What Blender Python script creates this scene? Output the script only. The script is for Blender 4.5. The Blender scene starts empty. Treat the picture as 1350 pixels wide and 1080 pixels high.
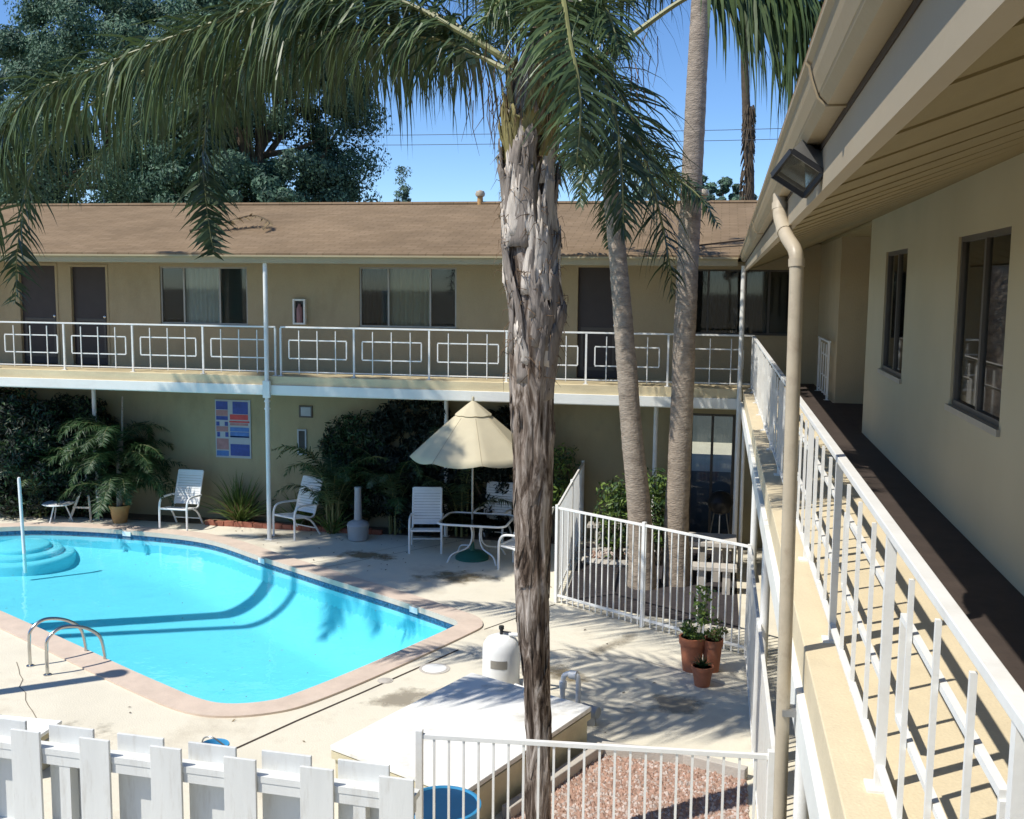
import bpy, bmesh, math, random
import numpy as np
from mathutils import Vector, Matrix, noise as mnoise

C = bpy.context.scene.collection
sc = bpy.context.scene
R = math.radians

# ------------------------------------------------------------------ camera basis
FPX, CAMZ = 1400.0, 4.82
CX = Vector((0.9816906, 0.19020216, 0.0103298))      # image right, in world axes
CD = Vector((0.03204944, -0.11147379, -0.99325044))  # image down
CF = Vector((-0.18776687, 0.97539568, -0.11552865))  # view direction
def at(px, py, Y):
    """the point of the vertical plane y=Y that lies on one sight line"""
    d = CX*(px-675) + CD*(py-540) + CF*FPX
    t = Y/d.y
    return Vector((d.x*t, Y, CAMZ+d.z*t))

# ------------------------------------------------------------------ materials
M = {}
def nodes_of(m):
    m.use_nodes = True
    nt = m.node_tree
    return nt, nt.nodes, nt.links, nt.nodes['Principled BSDF']
def mat(name, col, rough=0.6, var=0.12, scale=3.0, bump=0.0, bscale=40.0, metal=0.0, spec=0.4,
        stain=None, stain_amt=0.0, stain_scale=1.2, transl=0.0, stretch=None, fine=0.0):
    m = bpy.data.materials.new(name)
    nt, N, L, p = nodes_of(m)
    p.inputs['Roughness'].default_value = rough
    p.inputs['Metallic'].default_value = metal
    p.inputs['Specular IOR Level'].default_value = spec
    geo = N.new('ShaderNodeNewGeometry')
    vec = geo.outputs['Position']
    if stretch:
        mp = N.new('ShaderNodeMapping'); mp.inputs['Scale'].default_value = stretch
        L.new(vec, mp.inputs['Vector']); vec = mp.outputs['Vector']
    n1 = N.new('ShaderNodeTexNoise'); n1.inputs['Scale'].default_value = scale
    n1.inputs['Detail'].default_value = 6; n1.inputs['Roughness'].default_value = 0.65
    L.new(vec, n1.inputs['Vector'])
    mx = N.new('ShaderNodeMix'); mx.data_type = 'RGBA'
    c = Vector(col)
    mx.inputs[6].default_value = (*[max(0, x*(1-var)) for x in c], 1)
    mx.inputs[7].default_value = (*[min(1, x*(1+var)) for x in c], 1)
    rmp = N.new('ShaderNodeMapRange'); rmp.inputs['From Min'].default_value = .3; rmp.inputs['From Max'].default_value = .7
    L.new(n1.outputs['Fac'], rmp.inputs['Value']); L.new(rmp.outputs['Result'], mx.inputs['Factor'])
    out = mx.outputs[2]
    if stain:
        n2 = N.new('ShaderNodeTexNoise'); n2.inputs['Scale'].default_value = stain_scale
        n2.inputs['Detail'].default_value = 8; n2.inputs['Roughness'].default_value = .7
        L.new(vec, n2.inputs['Vector'])
        r2 = N.new('ShaderNodeMapRange'); r2.inputs['From Min'].default_value = .52; r2.inputs['From Max'].default_value = .75
        r2.inputs['To Max'].default_value = stain_amt
        L.new(n2.outputs['Fac'], r2.inputs['Value'])
        m2 = N.new('ShaderNodeMix'); m2.data_type = 'RGBA'
        L.new(r2.outputs['Result'], m2.inputs['Factor']); L.new(out, m2.inputs[6])
        m2.inputs[7].default_value = (*stain, 1)
        out = m2.outputs[2]
    if fine:
        n4 = N.new('ShaderNodeTexNoise'); n4.inputs['Scale'].default_value = 90; n4.inputs['Detail'].default_value = 3
        L.new(geo.outputs['Position'], n4.inputs['Vector'])
        r4 = N.new('ShaderNodeMapRange'); r4.inputs['From Min'].default_value = .3; r4.inputs['From Max'].default_value = .7
        r4.inputs['To Min'].default_value = 1-fine; r4.inputs['To Max'].default_value = 1+fine
        L.new(n4.outputs['Fac'], r4.inputs['Value'])
        m4 = N.new('ShaderNodeVectorMath'); m4.operation = 'SCALE'
        L.new(out, m4.inputs[0]); L.new(r4.outputs['Result'], m4.inputs['Scale'])
        out = m4.outputs['Vector']
    L.new(out, p.inputs['Base Color'])
    if bump:
        n3 = N.new('ShaderNodeTexNoise'); n3.inputs['Scale'].default_value = bscale; n3.inputs['Detail'].default_value = 5
        L.new(vec, n3.inputs['Vector'])
        b = N.new('ShaderNodeBump'); b.inputs['Strength'].default_value = bump; b.inputs['Distance'].default_value = .02
        L.new(n3.outputs['Fac'], b.inputs['Height']); L.new(b.outputs['Normal'], p.inputs['Normal'])
    if transl:
        t = N.new('ShaderNodeBsdfTranslucent'); L.new(out, t.inputs['Color'])
        s = N.new('ShaderNodeMixShader'); s.inputs['Fac'].default_value = transl
        L.new(p.outputs['BSDF'], s.inputs[1]); L.new(t.outputs['BSDF'], s.inputs[2])
        L.new(s.outputs['Shader'], N['Material Output'].inputs['Surface'])
    M[name] = m
    return m

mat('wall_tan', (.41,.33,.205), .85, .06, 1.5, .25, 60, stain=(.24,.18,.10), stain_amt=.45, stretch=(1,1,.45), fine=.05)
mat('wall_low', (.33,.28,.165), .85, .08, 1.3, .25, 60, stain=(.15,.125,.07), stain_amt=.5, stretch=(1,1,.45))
mat('slab_tan', (.66,.55,.34), .8, .10, 2.0, .2, 50, stain=(.38,.30,.18), stain_amt=.45, stretch=(.5,.5,2.5), fine=.05)
mat('beam_white', (.78,.78,.72), .6, .05, 2.0, .06, 40, stain=(.55,.52,.44), stain_amt=.35)
mat('paint_white', (.80,.79,.74), .42, .05, 5.0, .05, 60, stain=(.55,.47,.36), stain_amt=.30, stain_scale=6)
mat('floor_cream', (.68,.575,.385), .75, .07, 1.6, .15, 60, stain=(.48,.39,.26), stain_amt=.35, stain_scale=2.2, fine=.05)
mat('floor_brown', (.055,.040,.032), .8, .2, 4, .1, 80)
mat('soffit', (.265,.21,.105), .75, .08, 2.5, .08, 30, stain=(.32,.26,.16), stain_amt=.4, stretch=(3,.6,3))
mat('fascia', (.34,.285,.20), .6, .06, 2.0, .05, 30, stain=(.36,.28,.18), stain_amt=.5, stain_scale=2.5, stretch=(1,.5,1))
mat('gutter', (.33,.265,.165), .45, .07, 3.0, .04, 30, stain=(.30,.22,.13), stain_amt=.55, stain_scale=3)
mat('pipe_tan', (.47,.40,.29), .42, .08, 8.0, .05, 40, stain=(.26,.19,.13), stain_amt=.65, stain_scale=7)  # blotches paint in palm-leaf dapple as well as weathering
mat('eave_tan', (.42,.34,.20), .6, .06, 2.0, .05, 30, stain=(.34,.27,.18), stain_amt=.4)
mat('boot_olive', (.23,.20,.075), .8, .4, 8, .4, 30, stain=(.12,.075,.04), stain_amt=.8, stain_scale=7, stretch=(2,2,.4))
mat('dark_joint', (.05,.035,.025), .9)
mat('door_dark', (.048,.038,.036), .55, .1, 4)
mat('panel_dark', (.035,.034,.030), .6, .1, 4)
mat('panel_green', (.034,.05,.034), .6, .1, 4)
mat('frame_alu', (.35,.33,.29), .4, .1, 5, metal=.4)
mat('frame_dark', (.08,.07,.06), .45, .1, 5)
mat('curtain_pale', (.74,.76,.68), .9, .06, 6, stretch=(4,4,.3))
mat('curtain_tan', (.55,.50,.36), .9, .06, 6, stretch=(4,4,.3))
mat('room_dark', (.018,.017,.015), .9, .2, 3)
mat('blind_dark', (.032,.027,.022), .7, .3, 6, stretch=(6,1,.1))
mat('concrete', (.715,.66,.525), .85, .09, .8, .25, 50, stain=(.40,.34,.25), stain_amt=.75, stain_scale=.8, fine=.08)
mat('concrete_grey', (.50,.46,.40), .9, .1, 3, .3, 50)
mat('coping', (.62,.50,.40), .8, .1, 3, .15, 60, stain=(.66,.58,.47), stain_amt=.5, fine=.06)
mat('soil', (.16,.12,.08), .95, .25, 2.5, .4, 30)
mat('far_ground', (.20,.17,.11), .95, .3, .2)
mat('pump_lid', (.84,.83,.77), .7, .03, 2, .05, 40, stain=(.42,.38,.30), stain_amt=.85, stain_scale=1.7)
mat('pump_side', (.60,.54,.37), .8, .1, 3, .1, 40, stain=(.28,.23,.14), stain_amt=.4)
mat('plastic_white', (.82,.82,.79), .35, .03, 4)
mat('plastic_grey', (.36,.37,.37), .5, .05, 6)
mat('plastic_blue', (.045,.27,.50), .38, .12, 5, .04, 20)
mat('plastic_blue_dark', (.008,.05,.12), .45, .1, 5)  # grip colour; also paints the shade inside the bin
mat('plastic_green', (.02,.12,.09), .45, .1, 5)
mat('strap_white', (.80,.80,.77), .5, .04, 4)
mat('black_metal', (.03,.03,.032), .4, .1, 5, metal=.2)
mat('galv', (.36,.36,.35), .38, .12, 6, metal=.7)
mat('steel', (.55,.55,.53), .22, .06, 8, metal=1.0)
mat('terracotta', (.42,.15,.075), .75, .14, 9, .1, 60, stain=(.50,.30,.20), stain_amt=.5, stain_scale=7)
mat('pot_tan', (.50,.29,.11), .6, .12, 8)
mat('brick_red', (.33,.12,.075), .85, .3, 9, .3, 50)
mat('canvas', (.70,.62,.43), .8, .05, 2.5, .06, 40, transl=.22)
mat('canvas_seam', (.42,.35,.22), .8)
mat('wood_white', (.70,.70,.66), .6, .05, 2.0, .08, 30, stain=(.42,.38,.31), stain_amt=.55, stain_scale=3.5, stretch=(3,3,.5))
mat('leaf_palm', (.078,.118,.042), .42, .5, 2.5, transl=.18, spec=.45)
mat('leaf_palm_dark', (.050,.080,.032), .42, .5, 2.2, transl=.14, spec=.45)
mat('leaf_dry', (.26,.19,.10), .8, .3, 4, transl=.2)
mat('rachis', (.20,.20,.075), .5, .2, 4)
mat('fibre', (.16,.10,.055), .9, .4, 12)
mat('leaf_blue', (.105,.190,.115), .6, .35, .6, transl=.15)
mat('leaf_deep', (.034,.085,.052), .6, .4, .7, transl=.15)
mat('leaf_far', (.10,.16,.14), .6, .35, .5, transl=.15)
mat('leaf_shrub', (.035,.075,.025), .5, .45, 2.2, transl=.2)
mat('leaf_bright', (.16,.24,.05), .5, .35, 5, transl=.3)
mat('leaf_grass', (.10,.16,.035), .5, .45, 5, transl=.25)
mat('leaf_painted_shade', (.010,.018,.011), .6, .4, 2, transl=.08)  # shrub leaf colour darkened to paint in the deep shade
mat('wall_grey', (.10,.125,.14), .8)
mat('ground_dark', (.040,.034,.036), .95, .35, 9, .6, 40)
mat('bark_tree', (.10,.075,.05), .95, .3, 6, .5, 20)
mat('bark_ring', (.33,.27,.21), .9, .3, 5, .9, 18, stain=(.13,.095,.07), stain_amt=.9, stain_scale=4, stretch=(1.0,1.0,2.6))
mat('boot_pale', (.55,.49,.42), .85, .35, 9, .5, 30, stain=(.13,.085,.055), stain_amt=.8, stain_scale=5, stretch=(2,2,.35))
mat('boot_brown', (.24,.205,.175), .9, .4, 8, .5, 30, stain=(.07,.045,.03), stain_amt=.8, stain_scale=6, stretch=(2,2,.35))
mat('gravel', (.36,.24,.18), .9, .5, 26, .9, 22, stain=(.52,.42,.36), stain_amt=.8, stain_scale=18)
mat('rock', (.50,.42,.37), .9, .25, 10, .4, 30)
mat('rock_red', (.38,.24,.18), .9, .3, 10, .4, 30)
mat('sign_white', (.36,.39,.42), .5)
mat('sign_blue', (.03,.06,.26), .5, .25, 8)
mat('sign_sky', (.06,.16,.42), .5, .2, 8)
mat('sign_red', (.52,.06,.06), .5, .2, 8)
mat('sign_pink', (.34,.18,.18), .5, .2, 8)
mat('tile_blue', (.05,.12,.23), .25, .7, 22)
mat('wire', (.05,.05,.06), .6)

def finish_materials():
    # palm trunk: grooved bark, dark in the old scars, crevice shade painted in too
    m = bpy.data.materials.new('bark_palm'); nt,N,L,p = nodes_of(m)
    p.inputs['Roughness'].default_value = .9; p.inputs['Specular IOR Level'].default_value = .15
    tc = N.new('ShaderNodeTexCoord')
    mp = N.new('ShaderNodeMapping'); mp.inputs['Scale'].default_value = (12,12,2.0); mp.inputs['Rotation'].default_value = (.25,.35,0)
    L.new(tc.outputs['Object'], mp.inputs['Vector'])
    n = N.new('ShaderNodeTexNoise'); n.inputs['Scale'].default_value = 1.0; n.inputs['Detail'].default_value = 9
    n.inputs['Roughness'].default_value = .7; n.inputs['Distortion'].default_value = 1.3
    L.new(mp.outputs['Vector'], n.inputs['Vector'])
    r = N.new('ShaderNodeValToRGB'); e = r.color_ramp.elements
    e[0].position = .36; e[0].color = (.030,.021,.016,1); e[1].position = .66; e[1].color = (.62,.56,.50,1)
    a = e.new(.46); a.color = (.15,.115,.09,1); b_ = e.new(.55); b_.color = (.36,.31,.265,1)
    L.new(n.outputs['Fac'], r.inputs['Fac'])
    n2 = N.new('ShaderNodeTexNoise'); n2.inputs['Scale'].default_value = 1.4; n2.inputs['Detail'].default_value = 3
    L.new(tc.outputs['Object'], n2.inputs['Vector'])
    mr = N.new('ShaderNodeMapRange'); mr.inputs['From Min'].default_value = .4; mr.inputs['From Max'].default_value = .62
    mr.inputs['To Max'].default_value = .7
    L.new(n2.outputs['Fac'], mr.inputs['Value'])
    mx = N.new('ShaderNodeMix'); mx.data_type = 'RGBA'; mx.blend_type = 'MULTIPLY'
    L.new(mr.outputs['Result'], mx.inputs['Factor']); L.new(r.outputs['Color'], mx.inputs[6]); mx.inputs[7].default_value = (.78,.69,.61,1)
    L.new(mx.outputs[2], p.inputs['Base Color'])
    b = N.new('ShaderNodeBump'); b.inputs['Strength'].default_value = .9; b.inputs['Distance'].default_value = .025
    L.new(n.outputs['Fac'], b.inputs['Height']); L.new(b.outputs['Normal'], p.inputs['Normal'])
    M['bark_palm'] = m
    # roof shingles: courses of brick texture
    m = bpy.data.materials.new('shingle'); nt,N,L,p = nodes_of(m)
    p.inputs['Roughness'].default_value = .95; p.inputs['Specular IOR Level'].default_value = .1
    geo = N.new('ShaderNodeNewGeometry'); 
    br = N.new('ShaderNodeTexBrick'); br.inputs['Scale'].default_value = 1.0
    br.inputs['Color1'].default_value = (.25,.178,.112,1); br.inputs['Color2'].default_value = (.215,.151,.092,1)
    br.inputs['Mortar'].default_value = (.17,.123,.072,1)
    br.inputs['Mortar Size'].default_value = .010; br.inputs['Brick Width'].default_value = .32; br.inputs['Row Height'].default_value = .14
    L.new(geo.outputs['Position'], br.inputs['Vector'])
    n = N.new('ShaderNodeTexNoise'); n.inputs['Scale'].default_value = .8; n.inputs['Detail'].default_value = 8; n.inputs['Roughness'].default_value=.7
    L.new(geo.outputs['Position'], n.inputs['Vector'])
    mr = N.new('ShaderNodeMapRange'); mr.inputs['From Min'].default_value=.3; mr.inputs['From Max'].default_value=.7; mr.inputs['To Min'].default_value=.78; mr.inputs['To Max'].default_value=1.2
    L.new(n.outputs['Fac'], mr.inputs['Value'])
    vm = N.new('ShaderNodeVectorMath'); vm.operation='SCALE'
    L.new(br.outputs['Color'], vm.inputs[0]); L.new(mr.outputs['Result'], vm.inputs['Scale']); L.new(vm.outputs['Vector'], p.inputs['Base Color'])
    M['shingle'] = m
    # grooved siding of the near wing (grooves run upright, every 0.2 m along y)
    m = bpy.data.materials.new('siding'); nt,N,L,p = nodes_of(m)
    p.inputs['Roughness'].default_value = .8; p.inputs['Specular IOR Level'].default_value = .25
    geo = N.new('ShaderNodeNewGeometry'); sx = N.new('ShaderNodeSeparateXYZ'); L.new(geo.outputs['Position'], sx.inputs[0])
    mt = N.new('ShaderNodeMath'); mt.operation='MULTIPLY'; mt.inputs[1].default_value = 5.0; L.new(sx.outputs['Y'], mt.inputs[0])
    fr = N.new('ShaderNodeMath'); fr.operation='FRACT'; L.new(mt.outputs[0], fr.inputs[0])
    lt = N.new('ShaderNodeMath'); lt.operation='LESS_THAN'; lt.inputs[1].default_value=.05; L.new(fr.outputs[0], lt.inputs[0])
    n = N.new('ShaderNodeTexNoise'); n.inputs['Scale'].default_value=1.1; n.inputs['Detail'].default_value=7; L.new(geo.outputs['Position'], n.inputs['Vector'])
    mx = N.new('ShaderNodeMix'); mx.data_type='RGBA'; L.new(n.outputs['Fac'], mx.inputs['Factor'])
    mx.inputs[6].default_value=(.37,.325,.22,1); mx.inputs[7].default_value=(.48,.42,.29,1)
    L.new(mx.outputs[2], p.inputs['Base Color'])
    b = N.new('ShaderNodeBump'); b.invert=True; b.inputs['Strength'].default_value=.35; b.inputs['Distance'].default_value=.006
    L.new(lt.outputs[0], b.inputs['Height']); L.new(b.outputs['Normal'], p.inputs['Normal'])
    M['siding'] = m
    # clear glass
    m = bpy.data.materials.new('glass'); nt,N,L,p = nodes_of(m)
    tr = N.new('ShaderNodeBsdfTransparent'); tr.inputs['Color'].default_value=(.80,.83,.82,1)
    gl = N.new('ShaderNodeBsdfGlossy'); gl.inputs['Roughness'].default_value=.03
    fz = N.new('ShaderNodeFresnel'); fz.inputs['IOR'].default_value=1.5
    ms = N.new('ShaderNodeMixShader'); L.new(fz.outputs[0], ms.inputs[0]); L.new(tr.outputs[0], ms.inputs[1]); L.new(gl.outputs[0], ms.inputs[2])
    L.new(ms.outputs[0], N['Material Output'].inputs['Surface']); M['glass']=m
    # table glass, smoky
    m = m.copy(); m.name='glass_smoke'
    for q in m.node_tree.nodes:
        if q.type=='BSDF_TRANSPARENT': q.inputs['Color'].default_value=(.42,.47,.45,1)
    M['glass_smoke']=m
    # pool water
    m = bpy.data.materials.new('pool_water'); nt,N,L,p = nodes_of(m)
    tr = N.new('ShaderNodeBsdfTransparent'); tr.inputs['Color'].default_value=(.70,.955,.995,1)
    gl = N.new('ShaderNodeBsdfGlossy'); gl.inputs['Roughness'].default_value=.02
    fz = N.new('ShaderNodeFresnel'); fz.inputs['IOR'].default_value=1.33
    geo = N.new('ShaderNodeNewGeometry')
    n = N.new('ShaderNodeTexNoise'); n.inputs['Scale'].default_value=2.2; n.inputs['Detail'].default_value=3; L.new(geo.outputs['Position'], n.inputs['Vector'])
    b = N.new('ShaderNodeBump'); b.inputs['Strength'].default_value=.22; b.inputs['Distance'].default_value=.05
    L.new(n.outputs['Fac'], b.inputs['Height']); L.new(b.outputs['Normal'], gl.inputs['Normal']); L.new(b.outputs['Normal'], fz.inputs['Normal'])
    ms = N.new('ShaderNodeMixShader'); L.new(fz.outputs[0], ms.inputs[0]); L.new(tr.outputs[0], ms.inputs[1]); L.new(gl.outputs[0], ms.inputs[2])
    L.new(ms.outputs[0], N['Material Output'].inputs['Surface']); M['pool_water']=m
    # pool plaster
    mat('plaster', (.265,.715,.83), .8, .03, .6, .03, 30, stain=(.23,.65,.78), stain_amt=.5, stain_scale=1.5)
finish_materials()
def stain_mat(name,col,amt):
    m=bpy.data.materials.new(name); nt,N,L,p=nodes_of(m); p.inputs['Base Color'].default_value=(*col,1); p.inputs['Roughness'].default_value=.7
    tc=N.new('ShaderNodeTexCoord'); mp=N.new('ShaderNodeMapping'); mp.inputs['Location'].default_value=(-.5,-.5,0); L.new(tc.outputs['Generated'],mp.inputs['Vector'])
    ml=N.new('ShaderNodeVectorMath'); ml.operation='MULTIPLY'; ml.inputs[1].default_value=(1,1,0); L.new(mp.outputs[0],ml.inputs[0])
    ln=N.new('ShaderNodeVectorMath'); ln.operation='LENGTH'; L.new(ml.outputs[0],ln.inputs[0])
    geo=N.new('ShaderNodeNewGeometry'); n=N.new('ShaderNodeTexNoise'); n.inputs['Scale'].default_value=2.6; n.inputs['Detail'].default_value=7; n.inputs['Roughness'].default_value=.65; L.new(geo.outputs['Position'],n.inputs['Vector'])
    a=N.new('ShaderNodeMath'); a.operation='MULTIPLY_ADD'; L.new(ln.outputs['Value'],a.inputs[0]); a.inputs[1].default_value=-1.5; a.inputs[2].default_value=.22
    b=N.new('ShaderNodeMath'); b.operation='ADD'; L.new(a.outputs[0],b.inputs[0]); L.new(n.outputs['Fac'],b.inputs[1])
    r=N.new('ShaderNodeMapRange'); r.inputs['From Min'].default_value=.38; r.inputs['From Max'].default_value=.62; r.inputs['To Max'].default_value=amt; L.new(b.outputs[0],r.inputs['Value'])
    t=N.new('ShaderNodeBsdfTransparent'); ms=N.new('ShaderNodeMixShader'); L.new(r.outputs[0],ms.inputs[0]); L.new(t.outputs[0],ms.inputs[1]); L.new(p.outputs[0],ms.inputs[2])
    L.new(ms.outputs[0],N['Material Output'].inputs['Surface']); M[name]=m
stain_mat('damp_brown',(.24,.185,.10),.85); stain_mat('damp_grey',(.33,.29,.22),.7)

# ------------------------------------------------------------------ mesh builder
class MB:
    def __init__(s): s.v=[]; s.f=[]; s.mi=[]; s.cur=0
    def add(s, vs, fs):
        o=len(s.v); s.v += [tuple(x) for x in vs]
        for f in fs: s.f.append(tuple(i+o for i in f)); s.mi.append(s.cur)
        return s
    def box(s, x0,x1,y0,y1,z0,z1):
        return s.add([(x0,y0,z0),(x1,y0,z0),(x1,y1,z0),(x0,y1,z0),(x0,y0,z1),(x1,y0,z1),(x1,y1,z1),(x0,y1,z1)],
              [(0,3,2,1),(4,5,6,7),(0,1,5,4),(1,2,6,5),(2,3,7,6),(3,0,4,7)])
    def obox(s, c, ax, ay, az, hx, hy, hz):
        c=Vector(c); ax=Vector(ax).normalized()*hx; ay=Vector(ay).normalized()*hy; az=Vector(az).normalized()*hz
        vs=[c+sx*ax+sy*ay+sz*az for sz in (-1,1) for (sx,sy) in ((-1,-1),(1,-1),(1,1),(-1,1))]
        return s.add(vs, [(0,3,2,1),(4,5,6,7),(0,1,5,4),(1,2,6,5),(2,3,7,6),(3,0,4,7)])
    def beam(s, a, b, w, h, up=(0,0,1)):
        a=Vector(a); b=Vector(b); d=(b-a); l=d.length; d.normalize(); up=Vector(up)
        side=d.cross(up)
        if side.length<1e-4: side=d.cross(Vector((1,0,0)))
        side.normalize(); u=side.cross(d)
        return s.obox((a+b)/2, d, side, u, l/2, w/2, h/2)
    def prism(s, poly, z0, z1):
        n=len(poly); vs=[(x,y,z0) for x,y in poly]+[(x,y,z1) for x,y in poly]
        fs=[tuple(range(n-1,-1,-1)), tuple(range(n,2*n))]+[(i,(i+1)%n,(i+1)%n+n,i+n) for i in range(n)]
        return s.add(vs,fs)
    def tube(s, pts, r, n=8, closed=False, caps=True):
        pts=[Vector(p) for p in pts]; k=len(pts)
        rs = r if isinstance(r,(list,tuple)) else [r]*k
        tang=[]
        for i in range(k):
            if closed: t=pts[(i+1)%k]-pts[i-1]
            else: t=pts[min(i+1,k-1)]-pts[max(i-1,0)]
            tang.append(t.normalized())
        up=Vector((0,0,1)) if abs(tang[0].z)<.9 else Vector((0,1,0))
        u=tang[0].cross(up).normalized(); vs=[]
        for i in range(k):
            t=tang[i]; u=(u-t*u.dot(t)); u.normalize(); w=t.cross(u)
            for j in range(n):
                a=2*math.pi*j/n; vs.append(pts[i]+(u*math.cos(a)+w*math.sin(a))*rs[i])
        fs=[]
        for i in range(k if closed else k-1):
            for j in range(n):
                a=i*n+j; b=i*n+(j+1)%n; c=((i+1)%k)*n+(j+1)%n; d=((i+1)%k)*n+j
                fs.append((a,b,c,d))
        if caps and not closed:
            fs.append(tuple(range(n-1,-1,-1))); fs.append(tuple(range((k-1)*n,k*n)))
        return s.add(vs,fs)
    def lathe(s, prof, c=(0,0,0), n=24, top=True):
        c=Vector(c); vs=[]; k=len(prof)
        for (r,z) in prof:
            for j in range(n):
                a=2*math.pi*j/n; vs.append(c+Vector((r*math.cos(a),r*math.sin(a),z)))
        fs=[(i*n+j,i*n+(j+1)%n,(i+1)*n+(j+1)%n,(i+1)*n+j) for i in range(k-1) for j in range(n)]
        if prof[0][0]>1e-5: fs.append(tuple(range(n-1,-1,-1)))
        if top and prof[-1][0]>1e-5: fs.append(tuple(range((k-1)*n,k*n)))
        return s.add(vs,fs)
    def build(s, name, m, parent=None, smooth=False, bevel=0, local=False):
        me=bpy.data.meshes.new(name)
        off=Vector((0,0,0)) if (local or parent is None) else origin(parent)
        me.from_pydata([(x-off.x,y-off.y,z-off.z) for x,y,z in s.v],[],s.f)
        ms = m if isinstance(m,(list,tuple)) else [m]
        for q in ms: me.materials.append(M[q])
        if len(ms)>1: me.polygons.foreach_set('material_index', s.mi)
        if smooth:
            me.polygons.foreach_set('use_smooth',[True]*len(me.polygons))
            try: me.set_sharp_from_angle(angle=R(40))
            except Exception: pass
        me.update()
        o=bpy.data.objects.new(name,me); C.objects.link(o)
        if parent: o.parent=parent
        if bevel:
            b=o.modifiers.new('bevel','BEVEL'); b.width=bevel; b.segments=2; b.limit_method='ANGLE'
        return o
ORG={}
def origin(o):
    while o.parent: o=o.parent
    return Vector(o.location)
def thing(name, label, cat, loc=(0,0,0), rz=0, group=None):
    o=bpy.data.objects.new(name,None); C.objects.link(o); o.location=loc; o.rotation_euler=(0,0,rz); o.empty_display_size=.1
    o['label']=label; o['category']=cat
    if group: o['group']=group
    return o
def tag(o,label,cat,group=None):
    o['label']=label; o['category']=cat
    if group: o['group']=group
    return o
def struct(o): o['kind']='structure'; return o
def child(o): return list(o.children)
def dup(root, loc, rz, label, group=None):
    r=root.copy(); C.objects.link(r); r.location=loc; r.rotation_euler=(0,0,rz); r['label']=label
    if group: r['group']=group
    for ch in list(root.children):
        c=ch.copy(); C.objects.link(c); c.parent=r
        for g in list(ch.children):
            d=g.copy(); C.objects.link(d); d.parent=c
    return r
def catmull(P, n=8):
    P=[Vector(p) for p in P]; Q=[P[0]*2-P[1]]+P+[P[-1]*2-P[-2]]; out=[]
    for i in range(1,len(Q)-2):
        for k in range(n):
            t=k/n; a,b,c,d=Q[i-1],Q[i],Q[i+1],Q[i+2]
            out.append(.5*((2*b)+(c-a)*t+(2*a-5*b+4*c-d)*t*t+(3*b-a-3*c+d)*t**3))
    out.append(P[-1]); return out
def share(name, src, parent, loc=None):
    o=src.copy(); o.name=name; C.objects.link(o); o.parent=parent
    if loc is not None: o.location=loc
    return o

# ------------------------------------------------------------------ world, sun, camera
w=bpy.data.worlds.new('World'); sc.world=w; w.use_nodes=True
bg=w.node_tree.nodes['Background']
sky=w.node_tree.nodes.new('ShaderNodeTexSky'); sky.sky_type='NISHITA'; sky.sun_disc=False
SUN=Vector((-.526,-.40,.93)).normalized()
sky.sun_elevation=math.asin(SUN.z); sky.sun_rotation=math.atan2(SUN.x,SUN.y)
sky.air_density=.85; sky.dust_density=.0; sky.ozone_density=2.0; sky.altitude=1200
hsv=w.node_tree.nodes.new('ShaderNodeHueSaturation'); hsv.inputs['Saturation'].default_value=1.12; hsv.inputs['Value'].default_value=1.22
w.node_tree.links.new(sky.outputs[0], hsv.inputs['Color']); tint=w.node_tree.nodes.new('ShaderNodeMix'); tint.data_type='RGBA'; tint.blend_type='MULTIPLY'; tint.inputs['Factor'].default_value=1; tint.inputs[7].default_value=(.90,1.0,1.12,1)
w.node_tree.links.new(hsv.outputs[0], tint.inputs[6]); w.node_tree.links.new(tint.outputs[2], bg.inputs[0]); bg.inputs[1].default_value=.125
sl=bpy.data.lights.new('sun','SUN'); sl.energy=5.0; sl.angle=R(.53); sl.color=(1,.955,.875)
so=bpy.data.objects.new('sun',sl); C.objects.link(so); so.rotation_euler=(-SUN).to_track_quat('-Z','Y').to_euler()
cam=bpy.data.cameras.new('camera'); cam.sensor_fit='HORIZONTAL'; cam.sensor_width=36; cam.lens=36*FPX/1350
cam.clip_start=.05; cam.clip_end=3000
co=bpy.data.objects.new('camera',cam); C.objects.link(co)
mm=Matrix((( CX.x,-CD.x,-CF.x,0),(CX.y,-CD.y,-CF.y,0),(CX.z,-CD.z,-CF.z,CAMZ),(0,0,0,1)))
co.matrix_world=mm; sc.camera=co
sc.view_settings.view_transform='Standard'; sc.view_settings.look='None'; sc.view_settings.exposure=0.05; sc.view_settings.gamma=1

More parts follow.
